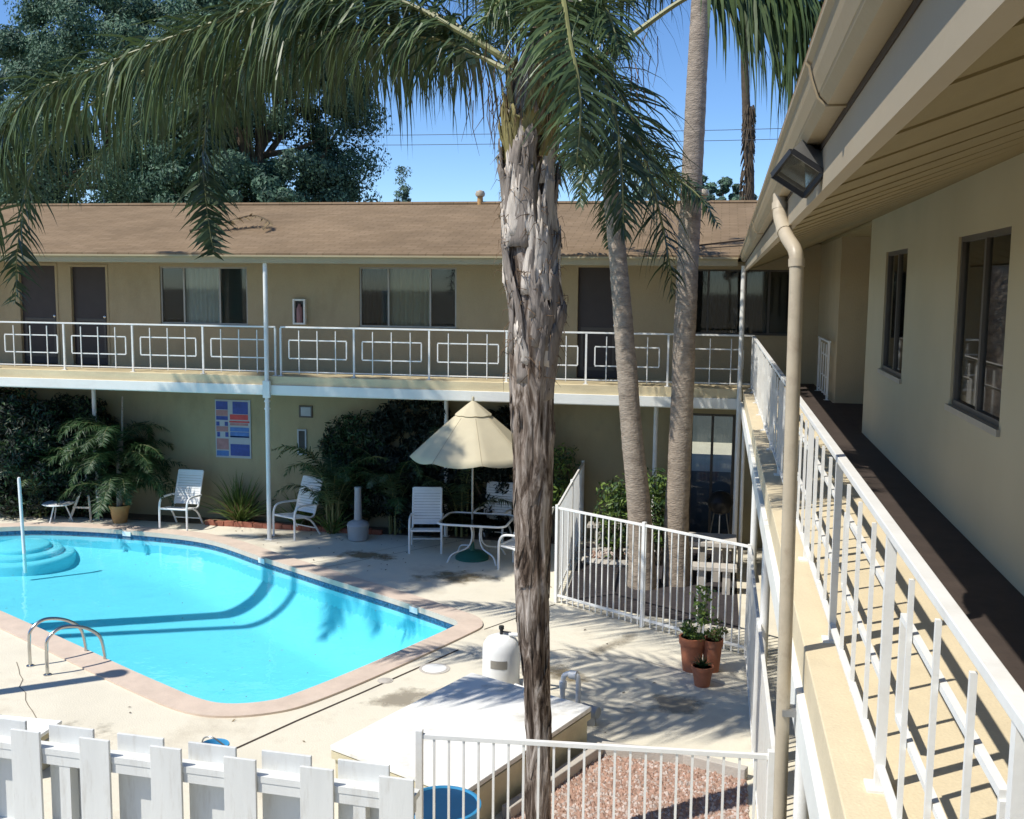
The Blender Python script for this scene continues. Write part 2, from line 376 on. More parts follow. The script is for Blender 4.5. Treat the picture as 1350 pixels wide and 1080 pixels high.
def inside(x,y,poly):
    c=False; j=len(poly)-1
    for i in range(len(poly)):
        xi,yi=poly[i]; xj,yj=poly[j]
        if (yi>y)!=(yj>y) and x<(xj-xi)*(y-yi)/(yj-yi)+xi: c=not c
        j=i
    return c
def leaf_mesh(name, P, D, Ls, Ws, m, parent=None, seed=0, smooth=False, out=None):
    """P centres, D directions; each leaf a folded diamond; out: the way each leaf blade faces"""
    rg=np.random.default_rng(seed); n=len(P)
    if out is not None:
        D=D-out*(D*out).sum(1,keepdims=True); D/=np.linalg.norm(D,axis=1,keepdims=True)+1e-9; S=np.cross(out,D)
    else:
        S=np.cross(D,rg.normal(size=(n,3)))
    S/=np.linalg.norm(S,axis=1,keepdims=True)+1e-9
    N_=np.cross(D,S); L_=Ls[:,None]; W_=Ws[:,None]
    a=P-D*L_*.5; b=P+S*W_*.5+N_*W_*.12; c=P+D*L_*.5-N_*W_*.1; e=P-S*W_*.5+N_*W_*.12
    V=np.stack([a,b,c,e],1).reshape(-1,3)
    if parent: V=V-np.array(origin(parent))
    F=np.arange(4*n).reshape(-1,4)
    me=bpy.data.meshes.new(name); me.from_pydata(V.tolist(),[],F.tolist())
    ms = m if isinstance(m,(list,tuple)) else [m]
    for q in ms: me.materials.append(M[q])
    if len(ms)>1: me.polygons.foreach_set('material_index', rg.integers(0,len(ms),n).astype(np.int32))
    me.update(); o=bpy.data.objects.new(name,me); C.objects.link(o)
    if parent: o.parent=parent
    return o
# ------------------------------------------------------------------ ground, deck, pool
FZ=3.10
def smooth_loop(P, n=6):
    P=[Vector((x,y,0)) for x,y in P]; k=len(P); out=[]
    for i in range(k):
        a,b,c,d=P[i-1],P[i],P[(i+1)%k],P[(i+2)%k]
        for j in range(n):
            t=j/n; q=.5*((2*b)+(c-a)*t+(2*a-5*b+4*c-d)*t*t+(3*b-a-3*c+d)*t**3); out.append((q.x,q.y))
    return out
pool=smooth_loop([(-13.7,18.1),(-12.75,18.42),(-11.15,18.45),(-9.38,18.15),(-7.77,17.15),(-6.19,16.14),(-4.74,15.24),(-3.79,14.60),(-3.53,14.36),
      (-3.60,14.02),(-4.25,12.42),(-4.74,11.38),(-5.0,11.06),(-5.4,10.90),(-5.8,10.98),(-6.44,11.31),(-7.13,11.69),(-8.37,12.4),(-10.25,13.45),(-12.2,14.5),(-14.2,15.6),(-14.9,16.6),(-14.6,17.5)])
def offset(loop, d):
    n=len(loop); out=[]
    for i in range(n):
        a=Vector(loop[i-3]); b=Vector(loop[(i+3)%n]); t=(b-a).normalized(); nn=Vector((-t.y,t.x))
        out.append((loop[i][0]+nn.x*d, loop[i][1]+nn.y*d))
    return out
area=sum(pool[i-1][0]*pool[i][1]-pool[i][0]*pool[i-1][1] for i in range(len(pool)))
sgn = -1 if area>0 else 1
cop_out=offset(pool, sgn*.36)
def sheet(name, outer, holes, z, m):
    bm=bmesh.new(); es=[]
    for lp in [outer]+holes:
        vs=[bm.verts.new((x,y,z)) for x,y in lp]
        for i in range(len(vs)): es.append(bm.edges.new((vs[i-1],vs[i])))
    bmesh.ops.triangle_fill(bm, use_beauty=True, use_dissolve=False, edges=es)
    for f in bm.faces:
        if f.normal.z<0: f.normal_flip()
    me=bpy.data.meshes.new(name); bm.to_mesh(me); bm.free(); me.materials.append(M[m])
    o=bpy.data.objects.new(name,me); C.objects.link(o); return o
deck_rect=[(-24,4.5),(1.75,4.5),(1.75,19.95),(-24,19.95)]
struct(sheet('pool_deck', deck_rect, [cop_out], 0.0, 'concrete'))
big=[(900*math.cos(2*math.pi*i/48), 900*math.sin(2*math.pi*i/48)) for i in range(48)]
struct(sheet('ground', big, [deck_rect], -.03, 'far_ground'))
struct(sheet('water', pool, [], -.10, 'pool_water'))
sp=thing('swimming_pool','turquoise in-ground pool with a pale pink coping, at the centre of the courtyard','pool',(-8,14,0))
mb=MB(); n=len(pool)
for zz in [0]:
    vs=[(x,y,.025) for x,y in pool]+[(x,y,.025) for x,y in cop_out]+[(x,y,-.06) for x,y in pool]+[(x,y,-.02) for x,y in cop_out]
    fs=[]
    for i in range(n):
        j=(i+1)%n; fs += [(i,j,n+j,n+i),(2*n+i,2*n+j,j,i),(n+i,n+j,3*n+j,3*n+i)]
    mb.add(vs,fs)
mb.build('coping','coping',sp)
inner=offset(pool, sgn*.02)
mb=MB(); mb.add([(x,y,-.055) for x,y in inner]+[(x,y,-.17) for x,y in inner],[(i,(i+1)%n,n+(i+1)%n,n+i) for i in range(n)]); mb.build('tile_band','tile_blue',sp)
def basin():
    G=.07; PA=np.array(inner); PB=np.roll(PA,-1,0)
    x0,y0=PA.min(0)-.12; x1,y1=PA.max(0)+.12
    nx=int((x1-x0)/G)+1; ny=int((y1-y0)/G)+1
    X,Y=np.meshgrid(np.linspace(x0,x1,nx),np.linspace(y0,y1,ny)); Q=np.stack([X.ravel(),Y.ravel()],1)
    dmin=np.full(len(Q),9.0); ins=np.zeros(len(Q),bool)
    for p,q in zip(PA,PB):
        e=q-p; t=np.clip(((Q-p)@e)/(e@e+1e-12),0,1); dmin=np.minimum(dmin,np.linalg.norm(Q-(p+t[:,None]*e),axis=1))
        c=((p[1]>Q[:,1])!=(q[1]>Q[:,1])); xx=(q[0]-p[0])*(Q[:,1]-p[1])/(q[1]-p[1]+1e-12)+p[0]; ins^=c&(Q[:,0]<xx)
    d=np.where(ins,dmin,-dmin); D=.56+.60*np.clip((Q[:,0]+12.5)/7.5,0,1)
    u=np.clip(1-d/.80,0,1); Z=-.36-(D-.36)*np.clip(1-u**1.9,0,1)**.75; Z=np.where(d<0,-.36,Z)
    keep=(d>-.11)
    idx=-np.ones(len(Q),int); idx[keep]=np.arange(keep.sum())
    V=[(a-(-8),b-14,z) for a,b,z in zip(Q[keep,0],Q[keep,1],Z[keep])]
    F=[]
    for j in range(ny-1):
        for i in range(nx-1):
            k=(j*nx+i,j*nx+i+1,(j+1)*nx+i+1,(j+1)*nx+i)
            if all(keep[m] for m in k): F.append(tuple(idx[m] for m in k))
    me=bpy.data.meshes.new('pool_shell'); me.from_pydata(V,[],F); me.materials.append(M['plaster']); me.polygons.foreach_set('use_smooth',[True]*len(F)); me.update()
    o=bpy.data.objects.new('pool_shell',me); C.objects.link(o); o.parent=sp
basin()
mb=MB(); mb.add([(x,y,-.165) for x,y in inner]+[(x,y,-.50) for x,y in offset(pool,sgn*.005)],[(i,(i+1)%n,n+(i+1)%n,n+i) for i in range(n)]); mb.build('pool_wall','plaster',sp,smooth=True)
for k,(r,z) in enumerate(((.96,-.36),(.75,-.27),(.53,-.18))):
    mb=MB(); mb.lathe([(r,-.9),(r,z-.05),(r-.02,z-.015),(r-.06,z),(.01,z)],(-12.95,17.75,0),40); mb.build('pool_step','plaster',sp,smooth=True)
# a few leaves blown on to the water
rg=np.random.default_rng(77); P=[]
while len(P)<60:
    x,y=rg.uniform(-13.5,-3.8),rg.uniform(11.2,18)
    if inside(x,y,inner): P.append((x,y,-.092))
D=rg.normal(size=(60,3)); D[:,2]=0; D/=np.linalg.norm(D,axis=1,keepdims=True); o=leaf_mesh('floating_leaves',np.array(P),D,rg.uniform(.02,.055,60),rg.uniform(.012,.025,60),['leaf_dry','bark_tree'],None,77,out=np.tile(np.array([[0,0,1.0]]),(60,1))); o['kind']='stuff'; o['label']='small brown leaves floating on the pool water'; o['category']='leaves'
# depth marks on the tile band
for q,(x,y) in enumerate(((-11.15,18.42),(-4.42,15.0),(-7.72,17.08))):
    mb=MB(); i=min(range(n),key=lambda i:(pool[i][0]-x)**2+(pool[i][1]-y)**2)
    a=Vector((*inner[i-1],0)); b=Vector((*inner[(i+1)%n],0)); t=(b-a).normalized(); nn=Vector((t.y,-t.x,0))*(1 if sgn>0 else -1)
    c=Vector((*pool[i],-.04)); 
    mb.obox(c-Vector((0,.02,0)), t, (-t.y,t.x,0), (0,0,1), .09,.006,.045); mb.build('depth_marker','plastic_white',sp)

# joints in the deck: narrow dark grooves laid as strips
def strip(name, pts, wd, z, m):
    mb=MB()
    for a,b in zip(pts[:-1],pts[1:]):
        a=Vector((*a,z)); b=Vector((*b,z)); t=(b-a).normalized(); s=Vector((-t.y,t.x,0))*wd/2
        mb.add([a-s,a+s,b+s,b-s],[(0,3,2,1)])
    o=mb.build(name,m); return struct(o)
strip('deck_joint', [(-4.9,9.6),(-4.45,10.65),(-4.0,11.62),(-3.25,13.3)], .03, .004, 'dark_joint')
strip('deck_joint', [(-3.1,14.2),(-2.3,15.6)], .018, .004, 'dark_joint')
struct(sheet('dark_ground_sheet',[(-2.2,15.95),(-.95,15.35),(.1,15.1),(.44,15.0),(.44,19.6),(-2.35,19.6)],[],.004,'ground_dark'))  # dark sheet laid on the ground behind the courtyard fence
strip('deck_joint', [(-6.6,16.65),(-4.6,19.3)], .012, .004, 'dark_joint')

def stain(x,y,hx,hy,rot,m):
    mb=MB(); ca,sa=math.cos(rot),math.sin(rot); mb.add([(a*hx,b*hy,0) for a,b in ((-1,-1),(1,-1),(1,1),(-1,1))],[(0,1,2,3)])
    o=mb.build('deck_stain',m,local=True); o.location=(x,y,.003); o.rotation_euler=(0,0,rot); struct(o)
stain(-4.1,16.75,1.5,.75,.1,'damp_brown'); stain(-6.1,17.75,1.4,.6,-.25,'damp_brown'); stain(-1.75,12.75,.55,.8,.9,'damp_brown'); stain(-1.3,13.9,.35,1.3,-.5,'damp_grey')
stain(-8.3,18.75,.9,.5,.1,'damp_grey'); stain(-3.4,11.6,1.2,.6,.7,'damp_grey'); stain(-7.0,9.6,1.6,.9,.3,'damp_grey'); stain(-.4,12.0,.9,.8,.2,'damp_grey'); stain(-9.2,11.2,1.4,.7,-.4,'damp_grey')

def crack(pts,seed,wd=.009):
    rg=random.Random(seed); out=[]
    for a,b in zip(pts[:-1],pts[1:]):
        for k in range(7): out.append((a[0]+(b[0]-a[0])*k/7+rg.uniform(-.03,.03),a[1]+(b[1]-a[1])*k/7+rg.uniform(-.03,.03)))
    out.append(pts[-1]); strip('deck_crack',out,wd,.0045,'damp_crack')
mat('damp_crack',(.20,.165,.12),.9)
crack([(-8.6,11.6),(-7.6,10.4),(-6.4,9.3)],1); crack([(-3.0,13.0),(-1.9,13.6),(-.7,13.4),(.4,12.6)],2,.007); crack([(-6.9,16.9),(-5.6,18.6),(-5.3,19.3)],3); crack([(-10.9,18.8),(-9.2,18.55),(-7.9,18.3)],4,.007)
rg=np.random.default_rng(78); P=[]
while len(P)<220:
    x,y=rg.uniform(-12,.3),rg.uniform(9.2,19.6)
    if not inside(x,y,cop_out) and rg.random()<(.25+.75*(y>16.5)): P.append((x,y,.010))
D=rg.normal(size=(220,3)); D[:,2]*=.2; D/=np.linalg.norm(D,axis=1,keepdims=True); OUTL=np.tile(np.array([[0,0,1.0]]),(220,1))+rg.normal(size=(220,3))*.25; OUTL/=np.linalg.norm(OUTL,axis=1,keepdims=True)
o=leaf_mesh('leaf_litter',np.array(P),D,rg.uniform(.03,.08,220),rg.uniform(.015,.03,220),['leaf_dry','bark_tree'],None,78,out=OUTL); o['kind']='stuff'; o['label']='scattered dry leaves on the concrete pool deck'; o['category']='leaves'

# gravel bed in front of the deck, with kerb
gp=[(-1.75,7.6),(.42,7.6),(.42,10.27),(-.2,10.5),(-1.05,10.55),(-1.75,9.0)]
rng=random.Random(3)
bmesh_g=bmesh.new()
NXg,NYg=70,80
def pebbles(poly, nmax, rmin, rmax, z, seed):
    rg=random.Random(seed); mb=MB()
    xs=[p[0] for p in poly]; ys=[p[1] for p in poly]; k=0
    while k<nmax:
        x=rg.uniform(min(xs),max(xs)); y=rg.uniform(min(ys),max(ys))
        if not inside(x,y,poly): continue
        r=rg.uniform(rmin,rmax); a=rg.random()*6.28; k+=1
        ca,sa=math.cos(a)*r,math.sin(a)*r; h=r*rg.uniform(.5,.9)
        mb.cur=rg.choice((0,0,1))
        mb.add([(x+ca,y+sa,z),(x-sa*.8,y+ca*.8,z),(x-ca,y-sa,z),(x+sa*.8,y-ca*.8,z),(x+ca*.2,y+sa*.3,z+h),(x-ca*.4,y-sa*.2,z+h*.85)],
               [(0,1,4),(1,5,4),(1,2,5),(2,3,5),(3,4,5),(3,0,4)])
    return mb
mb=MB(); mb.add([(x,y,.008) for x,y in gp],[tuple(range(len(gp)))]); struct(mb.build('gravel_ground','gravel'))
g=pebbles(gp,6500,.014,.032,.008,5).build('gravel',['rock_red','rock']); g['kind']='stuff'; g['label']='reddish gravel spread around the foot of the near palm'; g['category']='gravel'
kb=MB()
for a,b in zip(gp[2:5],gp[3:6]): kb.beam((*a,.06),(*b,.06),.10,.12)
tag(kb.build('kerb_edging','concrete_grey',bevel=.01),'concrete kerb edging between the red gravel bed and the deck','kerb')

# ------------------------------------------------------------------ helpers for walls with openings
def wall_y(mb, x0,x1,z0,z1,y0,y1,holes):
    """wall in the plane of x-z, from y0 (front) to y1, with openings (xa,xb,za,zb)"""
    xs=sorted({x0,x1,*[h[0] for h in holes],*[h[1] for h in holes]})
    for a,b in zip(xs[:-1],xs[1:]):
        segs=[(z0,z1)]
        for h in holes:
            if h[0]<=a+1e-6 and h[1]>=b-1e-6:
                ns=[]
                for s in segs:
                    if h[2]>s[0]: ns.append((s[0],min(h[2],s[1])))
                    if h[3]<s[1]: ns.append((max(h[3],s[0]),s[1]))
                segs=ns
        for s in segs:
            if s[1]-s[0]>1e-4: mb.box(a,b,y0,y1,s[0],s[1])

# ------------------------------------------------------------------ the far wing
WY=19.95
far=thing('motel_building','two-storey tan motel wing with brown shingle roof across the far side of the pool','building',(-8,WY,0))
up_holes=[(-16.9,-15.1,4.0,5.14),(-14.33,-13.5,FZ,5.14),(-13.14,-12.35,FZ,5.12),(-11.15,-9.25,3.98,5.14),(-6.91,-4.95,3.99,5.16),(-2.6,-1.83,FZ,5.18),(-.52,1.30,3.97,5.16)]
mb=MB(); wall_y(mb,-24,4,FZ,5.62,WY,WY+.2,up_holes); mb.build('upper_wall','wall_tan',far)
lo_holes=[(-.45,.38,0,2.5)]
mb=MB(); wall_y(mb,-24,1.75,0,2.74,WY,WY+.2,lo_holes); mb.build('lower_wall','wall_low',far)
mb=MB(); mb.box(-24,-23.8,WY+.2,28,0,5.6); mb.box(-24,-.8,28,28.2,0,5.6); mb.box(.8,8,28,28.2,0,5.6); mb.box(-.8,.8,28,28.2,2.6,5.6); mb.box(8,8.2,20,28,0,5.6); mb.build('rear_wall','wall_tan',far)
# walkway slab
mb=MB(); mb.box(-24,.46,18.56,WY,2.92,FZ); mb.build('walkway_slab','slab_tan',far,bevel=.006)
mb=MB(); mb.box(-24,.44,18.59,18.68,2.74,2.92); mb.build('edge_beam','beam_white',far,bevel=.006)
mb=MB(); mb.box(-24,.44,18.525,18.59,2.76,2.935); mb.build('fascia_board','beam_white',far,bevel=.005)
mb=MB(); mb.box(-24,.44,18.70,WY,2.85,2.915); mb.build('ceiling','soffit',far)
# roof
EY,EZ,RY,RZ=18.36,5.37,23.6,6.635
def roofslab(mb, P, th=.05):
    k=len(P); mb.add([tuple(p) for p in P]+[(p[0],p[1],p[2]-th) for p in P],[tuple(range(k)),tuple(range(2*k-1,k-1,-1))]+[(i,k+i,k+(i+1)%k,(i+1)%k) for i in range(k)])
sl_=(RZ-EZ)/(RY-EY)
mb=MB(); roofslab(mb,[(-25,EY,EZ),(.32,EY,EZ),(5.6,RY,RZ),(-25,RY,RZ)]); roofslab(mb,[(-25,RY,RZ-.002),(5.6,RY,RZ-.002),(8.6,29,EZ),(-25,29,EZ)]); rf=mb.build('roof','shingle',far)
mb=MB(); mb.tube([(-25,RY,RZ+.015),(5.6,RY,RZ+.015)],.05,6); mb.build('ridge_cap','shingle',rf)
mb=MB(); mb.box(-25,.30,18.40,18.45,5.19,5.318); mb.build('eave_board','eave_tan',far,bevel=.004)
mb=MB(); mb.box(-25,.30,18.345,18.398,5.305,5.335); mb.build('drip_edge','eave_tan',far)
mb=MB(); roofslab(mb,[(-25,18.45,5.26),(.41,18.45,5.26),(.41,WY,5.56),(-25,WY,5.56)],.03); mb.build('soffit','soffit',far)
# dark strip lying on the roof by the corner
mb=MB(); mb.beam((-.75,18.75,5.50),(.45,19.15,5.66),.07,.03); mb.build('dark_roof_strip','dark_joint',rf)
# columns
def column(x,y,z0,z1,r,parent,m='paint_white'):
    mb=MB(); mb.tube([(x,y,z0),(x,y,z1)],r,12); o=mb.build('column',m,parent,smooth=True)
    mb=MB(); mb.box(x-.07,x+.07,y-.07,y+.07,z0,z0+.012); mb.build('base_plate',m,o)
    return o
c1=column(-8.22,18.50,0,5.25,.042,far)
mb=MB(); mb.box(-8.29,-8.15,18.452,18.52,2.70,3.02); mb.build('bracket','beam_white',c1,bevel=.008)
for z in (2.62,2.48): 
    mb=MB(); mb.tube([(-8.22,18.5,z),(-8.22,18.5,z+.03)],.056,12); mb.build('collar','paint_white',c1)
for x,y in ((-12.3,19.3),(-5.03,19.5),(-1.05,19.3)): column(x,y,0,2.85,.042,far)
c2=column(.40,18.48,0,5.2,.042,far); 
mb=MB(); mb.tube([(.50,18.44,0),(.50,18.44,2.74)],.03,10); mb.build('drain_pipe','paint_white',far,smooth=True)
# windows and doors
def sash(x0,x1,z0,z1,panes,parent,m='frame_dark',y=WY,name='window'):
    """panes: (fraction0, fraction1, what is behind the glass)"""
    mb=MB(); t=.035; yy0,yy1=y+.03,y+.09
    mb.box(x0,x1,yy0,yy1,z0,z0+t); mb.box(x0,x1,yy0,yy1,z1-t,z1)
    mb.box(x0,x0+t,yy0,yy1,z0+t,z1-t); mb.box(x1-t,x1,yy0,yy1,z0+t,z1-t)
    for p in panes[:-1]:
        xm=x0+(x1-x0)*p[1]; mb.box(xm-.018,xm+.018,yy0+.004,yy1-.004,z0+t,z1-t)
    f=mb.build(name,m,parent)
    for a,b,back in panes:
        xa=x0+(x1-x0)*a; xb=x0+(x1-x0)*b
        g=MB(); g.box(xa+.02,xb-.02,y+.055,y+.060,z0+t,z1-t); g.build('pane','glass',f)
        g=MB()
        if back.startswith('curtain') or back.startswith('blind'):
            # pleated cloth
            nn=max(6,int((xb-xa)/.025)); vs=[]; 
            for i in range(nn+1):
                x=xa+(xb-xa)*i/nn; yy=y+.12+.018*math.sin(i*1.7)+.008*math.sin(i*.9+1)
                vs += [(x,yy,z0),(x,yy,z1)]
            g.add(vs,[(2*i,2*i+2,2*i+3,2*i+1) for i in range(nn)])
            g.build('curtain',back,f,smooth=True)
        else:
            g.box(xa+.01,xb-.01,y+.12,y+.14,z0,z1); g.build('backing',back,f)  # flat dark panel stands in for the unlit room
    s=MB(); s.box(x0-.04,x1+.04,y-.03,y-.001,z0-.05,z0); s.build('sill','wall_tan',f,bevel=.004)
    return f
sash(-16.9,-15.1,4.0,5.14,[(0,.28,'panel_dark'),(.28,.7,'curtain_pale'),(.7,1,'panel_dark')],far)
sash(-11.15,-9.25,3.98,5.14,[(0,.27,'panel_dark'),(.27,.68,'curtain_pale'),(.68,1,'panel_green')],far,'frame_alu')
sash(-6.91,-4.95,3.99,5.16,[(0,.30,'blind_dark'),(.30,.73,'curtain_tan'),(.73,1,'panel_dark')],far,'frame_alu')
sash(-.52,1.30,3.97,5.16,[(0,.18,'room_dark'),(.18,.55,'blind_dark'),(.55,.78,'blind_dark'),(.78,1,'room_dark')],far,'frame_dark')
def door(x0,x1,z1,parent):
    mb=MB(); mb.box(x0,x1,WY+.06,WY+.10,FZ+.01,z1); d=mb.build('door','door_dark',parent)
    mb=MB(); 
    for (a,b,c,e) in ((x0+.06,x1-.06,FZ+.9,FZ+.96),(x0+.06,x1-.06,FZ+.15,FZ+.21),(x0+.06,x0+.11,FZ+.21,FZ+.9),(x1-.11,x1-.06,FZ+.21,FZ+.9)):
        mb.box(a,b,WY+.045,WY+.059,c,e)
    mb.build('screen_frame','frame_dark',d)
    mb=MB(); mb.lathe([(.0,0),(.028,.0),(.028,.03),(.0,.04)],(0,0,0),10)
    mb.v=[(x1-.07+x, WY+.05-z, FZ+1.0+y) for x,y,z in mb.v]; mb.build('handle','steel',d)
    mb=MB(); t=.05
    mb.box(x0-t,x0-.001,WY-.015,WY+.05,FZ,z1+t); mb.box(x1+.001,x1+t,WY-.015,WY+.05,FZ,z1+t); mb.box(x0,x1,WY-.015,WY+.05,z1+.001,z1+t); mb.build('frame','wall_tan',d)
door(-14.33,-13.5,5.14,far); door(-13.14,-12.35,5.12,far); door(-2.6,-1.83,5.18,far)
# glazed lobby doorway below
mb=MB()
mb.box(-.45,-.40,WY+.05,WY+.12,0,2.5); mb.box(.33,.38,WY+.05,WY+.12,0,2.5); mb.box(-.06,-.01,WY+.05,WY+.12,0,2.45); mb.box(-.40,.33,WY+.05,WY+.12,2.45,2.5)
ld=mb.build('glazed_door','frame_dark',far)
mb=MB(); mb.box(-.40,-.06,WY+.08,WY+.085,.02,2.45); mb.box(-.01,.33,WY+.08,WY+.085,.02,2.45); mb.build('pane','glass',ld)
mb=MB(); mb.box(-.82,-.80,WY+.2,28,0,2.6); mb.box(.80,.82,WY+.2,28,0,2.6); mb.box(-.82,.82,WY+.2,28,2.6,2.62); mb.box(-.80,.80,WY+.2,28.2,-.02,.004); mb.build('corridor','panel_dark',far)
struct(sheet('rear_path',[(-8,28.2),(8,28.2),(8,33.8),(-8,33.8)],[],-.02,'concrete'))
t=thing('block_wall','grey block wall seen through the dark lobby corridor','wall',(0,34,0)); mb=MB(); mb.box(-8,8,33.8,34,-.03,2.0); mb.build('wall_face','wall_grey',t); mb=MB(); mb.box(-8,8,33.77,34.03,2.0,2.06); mb.build('coping','concrete_grey',t)

# ------------------------------------------------------------------ the near wing (right)
WX=1.75
near=thing('motel_wing','motel wing along the right side with grooved siding, deep eave and upper walkway','building',(WX,8,0))
def ex(y): return .175+.0085*y      # the eave runs very slightly askew
# upper wall, x = WX, windows as openings in y
holes=[(7.06,8.53,3.96,5.22),(10.73,12.06,3.97,5.22),(2.6,4.1,3.96,5.22),(-1.6,-.1,3.96,5.22)]
mb=MB(); wall_y(mb,-5,13.3,FZ,5.72,0,.2,holes); mb.v=[(WX+y,x,z) for x,y,z in mb.v]; mb.f=[tuple(reversed(f)) for f in mb.f]; mb.build('upper_wall','siding',near)
mb=MB(); mb.box(WX+.2,3.4,13.1,13.3,FZ,5.9); mb.box(WX+.03,3.4,16.7,16.9,FZ,5.9); mb.box(WX+.03,WX+.2,16.9,WY,FZ,5.75); mb.box(3.2,3.4,13.3,16.7,FZ,5.9); mb.build('alcove_wall','wall_tan',near)
mb=MB(); mb.box(WX+.021,3.4,13.0,WY,5.60,5.64); mb.build('alcove_ceiling','soffit',near)
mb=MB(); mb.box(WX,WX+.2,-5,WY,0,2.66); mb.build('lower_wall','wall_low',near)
mb=MB(); mb.box(.46,WX+.2,-5,18.56,2.90,FZ); mb.box(.46,WX+.2,18.56,WY,2.90,FZ); mb.box(WX+.2,3.4,13.1,16.9,2.90,FZ); mb.build('walkway_slab','floor_cream',near,bevel=.006)
mb=MB(); mb.box(1.30,WX-.002,-5,WY-.002,FZ+.002,FZ+.006); mb.box(WX,3.2,13.32,16.68,FZ+.002,FZ+.006); mb.build('walkway_dark_strip','floor_brown',near)  # dark brown strip along the wall side and alcove floor
mb=MB(); mb.box(.425,.50,-5,18.5,2.70,2.895); mb.build('edge_beam','beam_white',near,bevel=.005)
mb=MB(); mb.box(.55,WX,-5,18.5,2.82,2.895); mb.build('ceiling','soffit',near)
# eave: fascia, gutter, soffit, roof
def along(mb, prof, y0, y1, n=12, close=True):
    """sweep an x-z outline along y with the slight fall of the eave"""
    k=len(prof); vs=[]
    for i in range(n+1):
        y=y0+(y1-y0)*i/n
        vs += [(x+(ex(y) if x<1 else 0),y,z) for x,z in prof]
    fs=[]
    for i in range(n):
        for j in range(k if close else k-1):
            a=i*k+j; b=i*k+(j+1)%k; fs.append((a,b,b+k,a+k))
    if close: fs += [tuple(range(k-1,-1,-1)), tuple(range(n*k,n*k+k))]
    mb.add(vs,fs)
mb=MB(); along(mb,[(.092,5.115),(.128,5.115),(.128,5.345),(.092,5.345)],-5,18.46); mb.build('eave_board','fascia',near)
mb=MB(); along(mb,[(.088,5.262),(.088,5.268),(.046,5.268),(.022,5.290),(.010,5.325),(.003,5.358),(-.008,5.368),(-.008,5.378),(.004,5.378),(.009,5.366),(.005,5.350),(.012,5.320),(.026,5.282),(.044,5.262)][::-1],-5,18.40)
gt=mb.build('gutter','gutter',near)
for y in (2.72,8.9,14.6,-1):
    mb=MB(); along(mb,[(.089,5.257),(.089,5.2615),(.042,5.2615),(.023,5.279),(.008,5.321),(-.001,5.354),(-.012,5.365),(-.012,5.358),(-.005,5.35),(.004,5.318),(.019,5.276),(.040,5.257)][::-1],y,y+.025,1); mb.build('gutter_seam','gutter',gt)
mb=MB(); along(mb,[(.0885,5.244),(.0915,5.244),(.0915,5.262),(.0885,5.262)],-5,18.38); mb.build('painted_gap_shadow','dark_joint',near)  # solid dark strip paints the shade line below the gutter
mb=MB(); n_=24; vs=[]
for i in range(n_+1):
    y=-5+24.94*i/n_; vs += [(ex(y)+.128,y,5.135),(WX+.02,y,5.645),(WX+.02,y,5.675),(ex(y)+.128,y,5.165)]
mb.add(vs,[(4*i+j,4*i+4+j,4*i+4+(j+1)%4,4*i+(j+1)%4) for i in range(n_) for j in range(4)]); sf=mb.build('soffit','soffit',near)
mb=MB()
for y in [-1.2,-.6,-.1,.42,.80,1.13,1.43,1.81,2.36]+[2.36+.56*k for k in range(1,29)]:
    xa=ex(y)+.132; mb.beam((xa,y,5.135),(WX,y,5.644),.012,.008)
mb.build('soffit_batten','soffit',sf)
mb=MB(); roofslab(mb,[(ex(-5)-.0,-5,5.415),(ex(18.4),18.40,5.415),(5.6,23.6,6.90),(5.6,-5,6.95)],.035); roofslab(mb,[(5.6,-5,6.948),(5.6,23.6,6.898),(10.8,24,5.6),(10.8,-5,5.7)],.05); mb.build('roof','shingle',near)
# downpipe
DY=5.05
mb=MB(); path=catmull([(ex(5.3)+.055,5.38,5.275),(ex(5.3)+.055,5.36,5.20),(ex(5.3)+.060,5.30,5.145),(.305,5.18,5.06),(.338,DY+.02,4.99),(.345,DY,4.90),(.347,DY,4.78)],5)+[Vector((.347+.045*t,DY,4.75-4.75*t)) for t in (.05,.2,.4,.6,.8,1)]
mb.tube(path,.033,16); dp=mb.build('downpipe','pipe_tan',near,smooth=True)
for z in (4.93,5.09,5.22):
    i=min(range(len(path)),key=lambda i:abs(path[i].z-z)); a=path[i]; d=(path[i+1]-path[i-1]).normalized()
    mb=MB(); mb.tube([a-d*.018,a+d*.018],.037,16); mb.build('pipe_collar','pipe_tan',dp,smooth=True)
mb=MB(); mb.box(.36,.425,DY-.045,DY+.045,2.80,2.83); mb.build('pipe_strap','galv',dp)
# columns under the walkway
for y in (1.2,5.9,10.6,13.95): 
    mb=MB(); mb.tube([(.55,y,0),(.55,y,2.70)],.045,12); o=mb.build('column','paint_white',near,smooth=True)
    mb=MB(); mb.box(.46,.66,y-.09,y+.09,2.66,2.80); mb.build('beam_end','slab_tan',o,bevel=.006)
